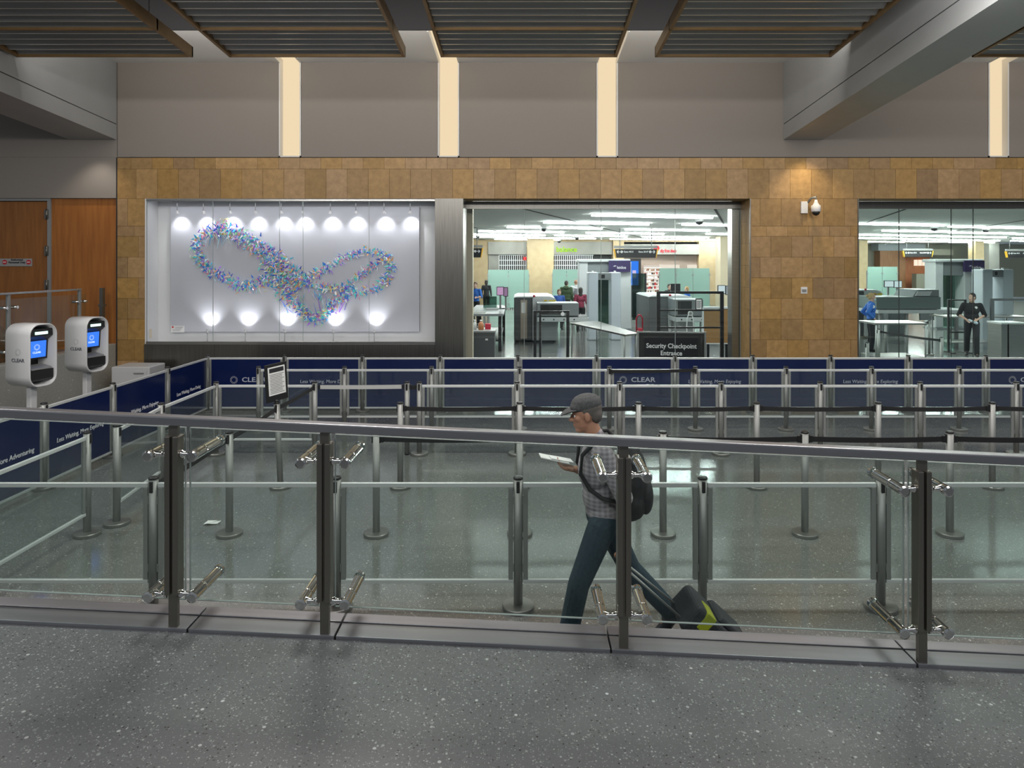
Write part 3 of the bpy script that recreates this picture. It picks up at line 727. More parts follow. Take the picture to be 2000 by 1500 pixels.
# ------------------------------------------------------------------ the near glass railing on the ramp
YP = 3.12
t = thing('ramp_railing', 'glass ramp railing with steel handrail and clamped posts in the foreground', 'railing', (0, YP, .868))
RTOP = [(X(0, YP), Z(796, YP)), (X(2000, YP), Z(889, YP))]
sl = (RTOP[1][1] - RTOP[0][1]) / (RTOP[1][0] - RTOP[0][0])
def rt_(x): return RTOP[0][1] + sl * (x - RTOP[0][0])
b = MB(); b.bar((-6, YP, rt_(-6) - .02), (6, YP, rt_(6) - .02), .062, .04); b.build('handrail', M['kerb'], t, .006, 3)
for x in PX:
    zb0 = rampz(x) - .0; zt0 = rt_(x) - .04
    b = MB()
    b.box(x - .021, x + .021, YP - .012, YP + .012, zb0, zt0)               # slim spine, foot and neck
    for s in (-1, 1):
        b.box(x + s * .006, x + s * .031, YP - .03, YP + .03, zb0 + .17, zt0 - .05)
    p = b.build('post', M['bronze'], t, .003)
    for z in (zt0 - .135, zb0 + .165):
        for s in (-1, 1):
            k = MB(); k.prof((x + s * .028, YP, z), (x + s * .2, YP, z), [(0, .019), (.012, .019), (.018, .012), (.04, .011), (.058, .02), (.066, .02)], 14)
            rs = []
            for y_, r_, fl in ((-.045, .018, 0), (-.04, .025, 0), (-.034, .025, 0), (-.033, .0235, 1), (.06, .0235, 1), (.062, .021, 0), (.07, .021, 0), (.072, .0235, 1), (.225, .0235, 1), (.226, .027, 0), (.245, .027, 0), (.25, .02, 0)):
                rs.append([(x + s * .1 + (r_ - .0028 * fl * (j % 2)) * math.cos(2 * math.pi * j / 28), YP + y_, z + (r_ - .0028 * fl * (j % 2)) * math.sin(2 * math.pi * j / 28)) for j in range(28)])
            k.rings(rs, 0, False)
            k.build('glass_clamp', M['chrome'], p)
YGL = 3.25
gx = [-6] + PX + [6]
for i in range(len(gx) - 1):
    a = gx[i] + (.011 if i else 0); c = gx[i + 1] - (.011 if i < len(gx) - 2 else 0)
    b = MB(); lo = lambda x: rampz(x) + .075; hi = lambda x: rt_(x) - .085
    b.hexa([(a, YGL - .006, lo(a)), (c, YGL - .006, lo(c)), (c, YGL + .006, lo(c)), (a, YGL + .006, lo(a)), (a, YGL - .006, hi(a)), (c, YGL - .006, hi(c)), (c, YGL + .006, hi(c)), (a, YGL + .006, hi(a))])
    g = b.build('glass_pane', M['railglass'], t)
    e = MB(); e.bar((a, YGL, lo(a) + .001), (c, YGL, lo(c) + .001), .0125, .003); e.bar((a, YGL, hi(a)), (c, YGL, hi(c)), .0125, .003)
    for xx in (a, c): e.bar((xx, YGL, lo(xx)), (xx, YGL, hi(xx)), .0125, .003, up=(1, 0, 0))
    e.build('polished_edge', M['edge'], g)
# ------------------------------------------------------------------ display case
CXL, CXR, CZ0, CZ1, CYB = xw(286), xw(850), ZD0, ZO, 13.62
b = MB()
b.box(CXL - .03, CXL, YW, CYB, CZ0, CZ1); b.box(CXR, CXR + .03, YW, CYB, CZ0, CZ1)
b.box(CXL - .03, CXR + .03, CYB, CYB + .03, CZ0, CZ1); b.box(CXL, CXR, YW + .02, CYB, CZ0 - .02, CZ0); b.box(CXL, CXR, YW + .02, CYB, CZ1 - .015, CZ1 + .01)
struct('wall_display_alcove', b, mat('matt_white_paint', (.74, .74, .75), .75))
t = thing('display_case_glazing', 'frameless glass front of the lit display case in five panes', 'glass front', ((CXL + CXR) / 2, YW, CZ0))
gp = [xw(p) for p in (286, 415, 545, 591, 720, 850)]
for a, c in zip(gp, gp[1:]):
    b = MB(); b.box(a + .004, c - .004, YW + .0, YW + .012, CZ0 + .01, CZ1 - .01); g = b.build('glass_pane', M['caseglass'], t)
    b = MB(); b.box(a + .004, a + .010, YW - .001, YW + .013, CZ0 + .01, CZ1 - .01); b.build('polished_edge', M['edge'], g)
b = MB(); b.box(CXL, CXR, YW - .02, YW + .02, CZ0 - .02, CZ0 + .05); b.build('bottom_rail', M['steel'], t, .004)
b = MB(); b.box(CXL, CXR, YW - .015, YW + .02, CZ1 - .05, CZ1 - .012); b.build('top_rail', M['steel'], t, .004)
BX0, BX1 = X(333, 13.53), X(819, 13.53)
BZ0, BZ1 = Z(648, 13.53), Z(404, 13.53)
b = MB(); b.box(BX0, BX1, 13.53, 13.61, BZ0, BZ1)
tag(b.build('display_board', mat('pale_grey_board', (.54, .545, .60), .6), None, .004), 'large pale grey board hung inside the lit display case', 'display board')
# caption card
t = thing('caption_card', 'small caption card with a red mark low on the display board', 'card', (X(346, 13.52), 13.52, Z(642, 13.52)))
b = MB(); b.box(X(334, 13.52), X(360, 13.52), 13.518, 13.528, Z(649, 13.52), Z(636, 13.52)); b.build('card', M['paper'], t)
b = MB(); b.prof((X(337, 13.51), 13.518, Z(639, 13.51)), (X(337, 13.51), 13.4, Z(639, 13.51)), [(0, .02), (.002, .02)], 16); b.build('red_mark', mat('red_print', (.6, .05, .05), .6), t)
b = MB()
for k in range(4): b.box(X(341 if k < 2 else 337, 13.51), X(357 - k * 2, 13.51), 13.514, 13.518, Z(639.5 + k * 2.4, 13.51), Z(638.7 + k * 2.4, 13.51))
b.build('print', mat('grey_text', (.35, .35, .35), .7), t)
# socket on the left flank of the case
b = MB(); b.box(CXL, CXL + .008, 13.30, 13.38, CZ0 + .1, CZ0 + .28); tag(b.build('outlet_plate', mat('ivory_plastic', (.7, .62, .48), .4), None, .003), 'ivory outlet plate low on the left side of the display case', 'outlet')
# display spotlights
YH = 13.35
def case_lamp(px, py_head, top, k, n, side):
    x = X(px, YH); zh_ = Z(py_head, YH)
    zr = CZ1 - .016 if top else CZ0
    t = thing('display_spotlight', '%s display lamp from the left on the %s of the lit case' % (ORD[k], 'ceiling' if top else 'floor'), 'spotlight', (x, YH, zr), '%s lamps of the display case' % ('upper' if top else 'lower'))
    s = -1 if top else 1
    b = MB(); b.box(x - (.09 if side else .02), x + (.02 if side else .09), YH - .03, YH + .03, zr + (-.035 if top else 0), zr + (0 if top else .035)); b.build('mounting_block', M['alu'], t, .003)
    b = MB(); b.tube((x, YH, zr), (x, YH, zh_ - s * .03), .006, n=8); b.build('arm', M['greyframe'], t)
    d = Vector((0, .35, s * .93)).normalized(); p = Vector((x, YH, zh_ - s * .035))
    b = MB(); b.prof(p, p + d, [(0, .012), (.015, .016), (.05, .038), (.056, .04)], 18); b.build('shade', M['white'], t)
    b = MB(); b.prof(p + d * .05, p + d * .07, [(0, .034), (.008, .03)], 14); b.build('lens', M['bulb'], t)
    spot('display_spot', p + d * .075, p + d * .075 + Vector((0, .30, s * (.62 if top else .66))), 13 if top else 15, 104, .95, (.97, .98, 1), .02, t)
for k, px in enumerate((346, 397, 449, 499, 549, 591, 645, 695, 750, 801)): case_lamp(px, 415, True, k, 10, px < 520)
for k, px in enumerate((405, 479, 556, 651, 731)): case_lamp(px, 646, False, k, 5, px < 600)
area('case_fill_light', ((CXL + CXR) / 2, 13.27, CZ1 - .06), (5.2, .05), 8, (.95, .96, 1))  # added fill with no visible fitting, brightens the case interior
area('case_fill_light', ((CXL + CXR) / 2, 13.27, CZ0 + .06), (5.2, .05), 4, (.95, .96, 1), (R(180), 0, 0))

# wall relief of iridescent film shards, plus cast colour streaks shaped as thin shards
t = thing('shard_relief', 'iridescent looping wall relief of film shards and modelled light streaks in the display case', 'wall art', (X(575, 13.5), 13.52, Z(520, 13.5)))
def zz(p): return (X(270 + p[0] / 3.175, 13.5), Z(370 + p[1] / 3.175, 13.5))
curves = [([(520, 225), (440, 265), (390, 300), (368, 350), (375, 420), (430, 485), (500, 530), (580, 565), (650, 600), (720, 592), (790, 560), (850, 570), (900, 560)], 60, 1.0),
          ([(500, 225), (580, 250), (650, 290), (720, 345), (790, 390), (850, 430), (910, 480), (970, 530), (1030, 560)], 80, 1.3),
          ([(820, 420), (860, 480), (880, 540), (920, 600), (960, 660)], 130, .9),
          ([(980, 540), (1050, 580), (1130, 605), (1220, 615), (1310, 620), (1400, 640), (1480, 610), (1545, 560), (1572, 500), (1565, 440), (1530, 400), (1460, 385), (1380, 390), (1290, 420), (1210, 460), (1150, 500), (1080, 535), (1000, 560)], 44, .95),
          ([(1280, 615), (1340, 570), (1390, 525), (1440, 485), (1500, 450), (1545, 430)], 40, .8),
          ([(920, 580), (945, 650), (980, 710), (1030, 770), (1090, 810), (1140, 800), (1190, 735), (1240, 680), (1310, 640)], 60, .9)]
rs_ = random.Random(11)
shards = []
def shard(p, L, wd, ang, tilt, out):
    x_, z_ = p; ca, sa = math.cos(ang), math.sin(ang)
    y0 = 13.523 - out; d = Vector((ca, 0, sa)); s = Vector((-sa * .9, -.35 * tilt, ca * .9))
    a = Vector((x_, y0, z_)); e = a + d * L + Vector((0, -.03 * abs(tilt), 0))
    return [[a - s * wd, a + s * wd, a + Vector((0, -.003, 0))], [e - s * wd * .25, e + s * wd * .25, e + Vector((0, -.003, 0))]]
for pts, wdt, dens in curves:
    P = [Vector(p) for p in pts]
    for i in range(len(P) - 1):
        seg = P[i + 1] - P[i]; n = int(seg.length * dens * wdt / 75)
        nrm = Vector((-seg.y, seg.x)).normalized()
        for _ in range(n):
            q = P[i] + seg * rs_.random() + nrm * (rs_.gauss(0, .30) * wdt)
            base_a = math.atan2(-seg.y, seg.x)
            shards.append((zz(q), rs_.uniform(.035, .09), rs_.uniform(.009, .021), base_a + rs_.choice((-1, 1)) * R(90) + rs_.gauss(0, .7), rs_.uniform(-1, 1), rs_.uniform(.01, .10)))
for cx_, cy_, a0, a1, n, L in ((520, 255, 235, 315, 22, .30), (980, 700, 60, 130, 0, .2), (1010, 760, 90, 170, 22, .26), (1185, 760, 45, 105, 24, .34), (690, 600, 250, 300, 16, .14), (960, 740, 70, 120, 12, .24), (620, 290, 260, 310, 14, .25), (1100, 680, 60, 130, 10, .2)):  # long spikes shaped like the coloured light streaks the film casts
    for _ in range(n):
        a = R(rs_.uniform(a0, a1)); q = (cx_ + rs_.gauss(0, 38), cy_ + rs_.gauss(0, 8))
        shards.append((zz(q), L * rs_.uniform(.6, 1.1), rs_.uniform(.006, .012), a, rs_.uniform(-1, 1), rs_.uniform(.01, .07)))
shards.sort(key=lambda s: -s[1] * s[2])
for s in shards[:100]:
    b = MB(); b.rings(shard(*s), sm=False); b.build('shard_and_streak', rs_.choice(SH), t)
b = MB()
for s in shards[100:]: b.rings(shard(*s), rs_.randrange(len(SH)), sm=False)
tag(b.build('small_shards_and_streaks', SH, t), kind='stuff')

# ------------------------------------------------------------------ windows to the checkpoint hall
def pane_run(n, x0, xs, x1, z1, dark):
    w_ = None; ed = [x0] + xs + [x1]
    for i in range(len(ed) - 1):
        b = MB(); b.box(ed[i] + .006, ed[i + 1] - .006, YG, YG + .014, .004, z1)
        o = struct('window_%d' % (n + i), b, M['winglassgreen' if dark else 'winglass'])
        e = MB(); e.box(ed[i + 1] - .006, ed[i + 1] + .004, YG - .002, YG + .016, .004, z1); e.build('joint', M['edge'] if not dark else M['seam'], o)
pane_run(1, X(911, YG), [X(1024, YG), X(1174, YG), X(1319, YG)], xw(1466) - .014, zh, False)
pane_run(5, xw(1677) + .004, [X(1756, YG), X(1858, YG), X(1901, YG)], 13.9, zh, True)
b = MB(); b.box(X(912, 14.2), X(923.5, 14.2), 14.15, 14.4, 0, 4.0); b.box(X(908, 14.0), X(911.5, 14.0), 13.83, 14.12, 0, 4.0, 1); struct('trim_5', b, [mat('cream_paint', (.62, .55, .42), .6), M['steel']])
b = MB(); b.box(X(1427, 13.9), X(1446, 13.9), 13.82, 14.1, 0, 4.0); struct('trim_6', b, M['steel'])

# ------------------------------------------------------------------ checkpoint hall shell
HC = 4.1
M['hallceil'] = mat('pale_hall_ceiling', (.86, .87, .84), .7)
b = MB(); b.box(-20, 34, 17.2, 62, HC, HC + .2)
struct('ceiling_hall', b, M['hallceil'])
b = MB(); b.box(-20, 34, YG + .07, 17.2, HC + .9, HC + 1.0); b.box(-20, 34, 17.15, 17.25, HC, HC + .95); struct('ceiling_hall_front', b, mat('white_ceiling', (.75, .76, .75), .7))
b = MB()
for k in range(9):
    x = -16 + k * 5.2; b.bar((x, 17.3, HC - .005), (x + 14, 60, HC - .005), .07, .014)
struct('ceiling_hall_seams', b, M['seam'])
area('hall_fill_light', (2, 15.6, HC + .8), (14, 2.4), 520, (.95, 1, .97))  # unseen fill added over the hall front to brighten the hall
area('hall_fill_light', (17, 15.6, HC + .8), (12, 2.4), 520, (.9, 1, .97))
YF = 43.
M['tanstone'] = noise_mat('tan_stone', (.50, .37, .21), (.58, .44, .26), 3, .5)
M['olive'] = mat('olive_grey_wall', (.25, .24, .19), .6)
M['shopgrey'] = noise_mat('shop_fascia', (.27, .26, .24), (.36, .35, .32), 1.2, .5)
def fx(p): return X(p, YF)
def fz(p): return Z(p, YF)
b = MB()
b.box(-20, fx(953), YF, YF + .5, 0, HC); b.box(fx(1196), fx(1217), YF - .4, YF + .5, 0, HC); b.box(fx(1365), 15, YF, YF + .5, 0, HC); b.box(fx(953), fx(1365), YF + .01, YF + .5, fz(472.5), HC)
struct('wall_hall_far', b, M['tanstone'])
b = MB(); b.box(fx(1029), fx(1079), YF - 2.0, YF + .3, 0, HC); struct('column_left', b, M['tanstone'], .03)
b = MB(); b.box(X(1403, 38), X(1428, 38), 37.6, 38.6, 0, HC); struct('column_right', b, mat('pale_stone', (.66, .56, .40), .5), .03)
b = MB(); b.box(15, 15.3, YF, 54, 0, HC); struct('wall_hall_return', b, M['tanstone'])
Y2 = 53.
def gxx(p): return X(p, Y2)
def gz(p): return Z(p, Y2)
b = MB(); b.box(15, 40, Y2, Y2 + .4, 0, HC); struct('wall_hall_deep', b, M['olive'])
for nme, a, c, y, m_ in (('column_yellow', 1678, 1695, 44, M['tanstone']), ('column_pale', 1906, 1922, 46, M['tanstone']), ('column_grey', 1932, 1952, 48, M['shopgrey'])):
    b = MB(); b.box(X(a, y), X(c, y), y, y + .8, 0, HC); struct(nme, b, m_)
b = MB(); b.box(gxx(1700), gxx(1790), Y2 - 1.2, Y2 - .1, gz(490), gz(477)); struct('trim_7', b, mat('blue_grey_bulkhead', (.36, .39, .42), .6))
b = MB(); b.box(gxx(1707), gxx(1756), Y2 - .9, Y2 - .02, 0, gz(489)); struct('wall_wood_deep', b, wood('reddish_panelling', (.30, .13, .05), (.38, .18, .08)))
# shopfronts
def shop(name, label, p0, p1, ytop, yfas, lit=False):
    t = thing(name, label, 'shopfront', (fx((p0 + p1) / 2), YF, 0))
    b = MB(); b.box(fx(p0) + .02, fx(p1) - .02, YF - .15, YF + .3, fz(yfas), fz(ytop)); b.build('fascia', M['shopgrey'], t)
    b = MB(); b.box(fx(p0) + .02, fx(p1) - .02, YF + .42, YF + .5, 0, fz(yfas)); b.build('interior', mat('dim_shop_interior', (.06, .065, .065), .8) if not lit else mat('shop_interior', (.32, .24, .2), .7), t)
    return t
t1 = shop('shopfront', 'shuttered grey shopfront left of the tan column', 953, 1029, 472.5, 497)
b = MB(); b.box(fx(953) + .03, fx(974), YF + .1, YF + .25, 0, fz(497.5)); b.build('side_panel', M['shopgrey'], t1)
t2 = shop('shopfront', 'shuttered shopfront with lime green sign letters', 1079, 1196, 472.5, 497)
def shutter(t, p0, p1, step):
    b = MB(); x = fx(p0)
    while x < fx(p1): b.box(x, x + .045, YF + .2, YF + .24, .1, fz(497.5)); x += step
    for z in [fz(497.5) - .03 - .32 * k for k in range(12)]:
        if z > .1: b.box(fx(p0), fx(p1), YF + .19, YF + .25, z - .02, z + .02)
    b.build('grille_shutter', M['aluwhite'], t)
shutter(t1, 974, 1028, .13); shutter(t2, 1080, 1160, .13)
k = MB(); k.box(fx(1022), fx(1028), YF + .05, YF + .1, fz(508), fz(502)); k.build('red_exit_light', emis('red_sign_light', (1, .05, .05), 1.5), t1)
text('sign_lettering', 'balance', .46, emis('lime_sign_light', (.5, .9, .02), 1.1), t2, (fx(1106.5), YF - .17, fz(487.5)), (1, 0, 0), (0, 0, 1), extrude=.03, bold=.004, sx=.95, label='lime green lit letters')
t3 = shop('shopfront', 'lit shop with red sign letters and stocked shelves', 1217, 1365, 477, 497, True)
text('sign_lettering', 'sky free shop', .30, emis('red_letter_light', (1, .08, .12), 1.3), t3, (fx(1304), YF - .17, fz(490)), (1, 0, 0), (0, 0, 1), extrude=.03, bold=.002, sx=.62, label='red lit letters')
b = MB(); b.prof((fx(1281), YF - .16, fz(485)), (fx(1281), YF - .3, fz(485)), [(0, .18), (.06, .18)], 20); b.build('sign_disc', bpy.data.materials['red_letter_light'], t3)
shelf_lit = emis('lit_shelf_back', (1, .86, .76), .85)
b = MB(); b.box(fx(1259), fx(1290), YF + .3, YF + .4, 0, fz(518)); b.build('shelf_back', shelf_lit, t3)
b = MB(); b.box(fx(1290), fx(1330), YF + .35, YF + .41, fz(524), fz(517)); b.box(fx(1345), fx(1365) - .03, YF + .35, YF + .41, fz(524), fz(517)); b.build('light_pelmet', emis('pelmet_light', (1, .88, .75), 1.0), t3)
b = MB()
for k in range(9): b.box(fx(1258), fx(1291), YF - .05, YF + .3, fz(523 + k * 7), fz(523 + k * 7) + .03)
b.build('shelves', M['whitepaint'], t3)
b = MB(); r2_ = random.Random(4)
for k in range(8):
    x = fx(1259.5)
    while x < fx(1289):
        w2 = r2_.uniform(.05, .12); h2 = r2_.uniform(.08, .17)
        if r2_.random() < .8: b.box(x, x + w2, YF + .0, YF + .14, fz(523 + k * 7 + 7) + .03, fz(523 + k * 7 + 7) + .03 + h2, r2_.randrange(4))
        x += w2 + .02
tag(b.build('stock', [mat('red_pack', (.5, .03, .03), .5), mat('white_pack', (.8, .75, .7), .5), mat('brown_pack', (.2, .08, .04), .5), mat('dark_pack', (.05, .03, .03), .5)], t3), kind='stuff')
# cafe far right
t = thing('cafe_counter', 'lit orange cafe counter under the far hanging sign', 'counter', (gxx(1786), Y2, 0))
b = MB(); b.box(gxx(1760), gxx(1815), Y2 - .06, Y2 - .02, 0, gz(499)); b.build('back_wall', wood('orange_panel', (.42, .12, .04), (.55, .2, .08)), t)
b = MB()
for k in range(3): b.box(gxx(1784 + k * 8.2), gxx(1791 + k * 8.2), Y2 - .1, Y2 - .06, gz(519), gz(507.5))
b.build('menu_screens', emis('menu_light', (1, .75, .62), 1.3), t)
b = MB(); b.box(gxx(1758), gxx(1813), Y2 - 2.2, Y2 - 1.6, 0, gz(534)); b.build('counter', M['olive'], t)
spot('cafe_lamp', (gxx(1788), Y2 - 1, 3.8), (gxx(1788), Y2, 2.2), 500, 110, .6, (1, .45, .2), .1, t)
b = MB(); b.box(gxx(1757), gxx(1822), Y2 - 2.5, Y2 - 2.3, gz(499), gz(488)); b.build('fascia', M['olive'], t)
# lights strips and dome cameras in the hall ceiling
SP = [(1277, 420), (1167, 434), (1085, 443), (1020, 451), (990, 457), (965, 461.5), (1305, 447.5), (1222, 454), (1155, 459), (1099, 464), (1426, 438), (1320, 461.5), (1253, 466), (1450, 456), (1373, 467), (1030, 466.5),
      (1759, 436.5), (1795, 450), (1790, 459), (1690, 457), (1800, 465.5), (1706, 464), (1810, 470.5), (1718, 471), (1930, 442), (1919, 453.5), (1910, 461.5), (1904, 468), (1898, 472), (2045, 457), (2030, 464.5), (2020, 469.5)]
def hxy(px, py): y = (HC - H) * F / (CY - py); return X(px, y), y
ang = R(17); dv = Vector((math.cos(ang), math.sin(ang), 0))
for i, (px, py) in enumerate(SP):
    x, y = hxy(px, py); c = Vector((x, y, HC)); L = 4.15
    side_ = 'checkpoint window' if px < 1500 else 'right-hand window'
    rank = sorted([q for q in SP if (q[0] < 1500) == (px < 1500)], key=lambda q: q[1]).index((px, py))
    t = thing('strip_light', '%s strip light from the top of the %s, in the hall ceiling' % (ORD[rank], side_), 'ceiling light', c, 'strip lights through the %s' % side_)
    b = MB(); b.bar(c - dv * L / 2 + Vector((0, 0, -.012)), c + dv * L / 2 + Vector((0, 0, -.012)), .17, .024); b.build('housing', M['whitepaint'], t)
    b = MB(); b.bar(c - dv * (L / 2 - .03) + Vector((0, 0, -.05)), c + dv * (L / 2 - .03) + Vector((0, 0, -.05)), .10, .052); b.build('diffuser', M['strip'], t)
DL = ['nearest large dome camera at the upper right of the checkpoint window ceiling', 'dome camera beside a strip light at the upper left of the checkpoint window', 'leftmost dome camera under the ceiling through the checkpoint window', 'dome camera above the green-jacketed traveller', 'small dome camera above the lime sign letters',
      'dome camera above the Gates sign in the checkpoint window', 'dome camera right of the red shop letters', 'dome camera at the end of the top strip light, middle of the right-hand window', 'dome camera at the right of the right-hand window ceiling', 'small dome camera at the left of the right-hand window ceiling']
for i, (px, py, s) in enumerate(((1366, 427, 1), (1062, 442, .9), (933, 457, .9), (1127, 461, .9), (1092, 468, .9), (1233, 470, .9), (1362, 472, .9), (1825, 441, 1), (1925, 444, 1), (1728, 476, .9))):
    x, y = hxy(px, py); 
    if any((Vector(hxy(*q)) - Vector((x, y))).length < .2 for q in SP): y += .35
    t = thing('dome_camera', DL[i], 'camera', (x, y, HC), 'dome cameras on the hall ceiling')
    b = MB(); b.prof((x, y, HC), (x, y, 0), [(0, .15 * s), (.09, .15 * s), (.1, .13 * s)], 18); b.build('housing', M['whitepaint'], t)
    b = MB(); b.prof((x, y, HC - .1), (x, y, 0), [(0, .125 * s), (.05, .115 * s), (.1, .07 * s), (.12, .01)], 18); b.build('dome', M['black'], t)
# ------------------------------------------------------------------ hanging gate signs
def gate_sign(px0, px1, y, py0, py1, label, left, right, rods=True):
    x0, x1 = X(px0, y), X(px1, y); z0, z1 = Z(py1, y), Z(py0, y); zm = z1 - (z1 - z0) * .32; hgt = z1 - z0
    t = thing('gate_sign', label, 'sign', ((x0 + x1) / 2, y, z0))
    b = MB(); b.prism([(x0 + .0, z1), (x1, z1), (x1 - .06, z0), (x0 + .06, z0)], y - .08, y + .08, 'y'); b.build('panel', M['black'], t)
    b = MB()
    for s, xx in ((1, x0), (-1, x1)): b.prism([(xx - s * .03, z1), (xx + s * .03, z1), (xx + s * .09, z0), (xx + s * .06, z0)], y - .09, y + .07, 'y')
    b.build('yellow_edge', mat('amber_trim', (.8, .42, .03), .4), t)
    b = MB()
    b.box(x0, x1, y - .05, y + .05, z1 + .03, z1 + .14)
    for xx in (x0 + .25, x1 - .25): b.tube((xx, y, z1 - .01), (xx, y, HC), .02, n=8)
    b.build('hanger_rail', M['greyframe'], t)
    s_ = hgt * .34
    for txt, xx, al, lab in ((left, x0 + .12, 'LEFT', -1), (right, x1 - .12, 'RIGHT', 1)):
        if not txt: continue
        ax = xx; dr = lab
        k = MB(); yy = y - .086
        k.box(min(ax, ax - dr * .13), max(ax, ax - dr * .13), yy - .004, yy, zm - .011, zm + .011)
        for sg in (1, -1): k.bar((ax, yy - .002, zm), (ax - dr * .06, yy - .002, zm + sg * .06), .004, .026, up=(dr, 0, sg))
        k.build('arrow', M['whiteink'], t)
        k = MB(); k.prof((ax - dr * .20, yy, zm), (ax - dr * .20, yy - 1, zm), [(0, .052), (.004, .052)], 22); dd = k.build('plane_disc', M['whiteink'], t)
        k = MB(); k.bar((ax - dr * .22, yy - .006, zm - .025), (ax - dr * .18, yy - .006, zm + .025), .004, .016, up=(-1, 0, 1)); k.build('plane_symbol', M['ink'], dd)
        text('lettering', txt, .105, M['whiteink'], t, (ax - dr * .285, yy, zm), (1, 0, 0), (0, 0, 1), al, .003, bold=.002, sx=.8)
    return t
gate_sign(1199, 1284, 29, 486.5, 503.5, 'hanging black sign pointing to Gates 48-51 and Gates 20-47', 'Gates 48-51', 'Gates 20-47')
gate_sign(905, 943, 29, 485, 503, 'hanging black sign with a right arrow at the left of the checkpoint window', '', 'Gates 20-47')
gate_sign(1763, 1821, 42, 490, 502, 'far hanging gate sign over the lit orange cafe', 'Gates 48-51', 'Gates 20-47')
gate_sign(1964, 2022, 42, 491, 503, 'far hanging gate sign at the right frame edge', 'Gates 48-51', 'Gates 20-47')

# ------------------------------------------------------------------ frosted glass partitions
def partition(px0, px1, y, z, label, n=2):
    x0, x1 = X(px0, y), X(px1, y); t = thing('glass_partition', label, 'partition', ((x0 + x1) / 2, y, 0), 'frosted green partitions')
    for k in range(n):
        a = x0 + (x1 - x0) * k / n; c = x0 + (x1 - x0) * (k + 1) / n
        b = MB(); b.box(a + .01, c - .01, y, y + .02, .08, z); g = b.build('glass_leaf', M['greenglass'], t)
    for k in range(n + 1):
        a = x0 + (x1 - x0) * k / n
        for zz_ in (.3, 1.0, z - .35):
            b = MB(); b.box(a - .06, a + .06, y - .02, y + .03, zz_ - .03, zz_ + .03); b.build('glass_clamp', M['greyframe'], t)
        b = MB(); b.box(a - .02, a + .02, y + .02, y + .07, 0, z - .2); b.build('post', M['greyframe'], t)
partition(953, 1033, 39, Z(527, 39), 'frosted green glass partition left of the tan column')
partition(1079, 1134, 39, Z(526, 39), 'frosted green glass partition right of the tan column')
partition(1288, 1386, 36, Z(524, 36), 'frosted green glass partition before the lit shop', 3)
partition(1694, 1753, 36, Z(521, 36), 'frosted green glass partition through the right-hand window')

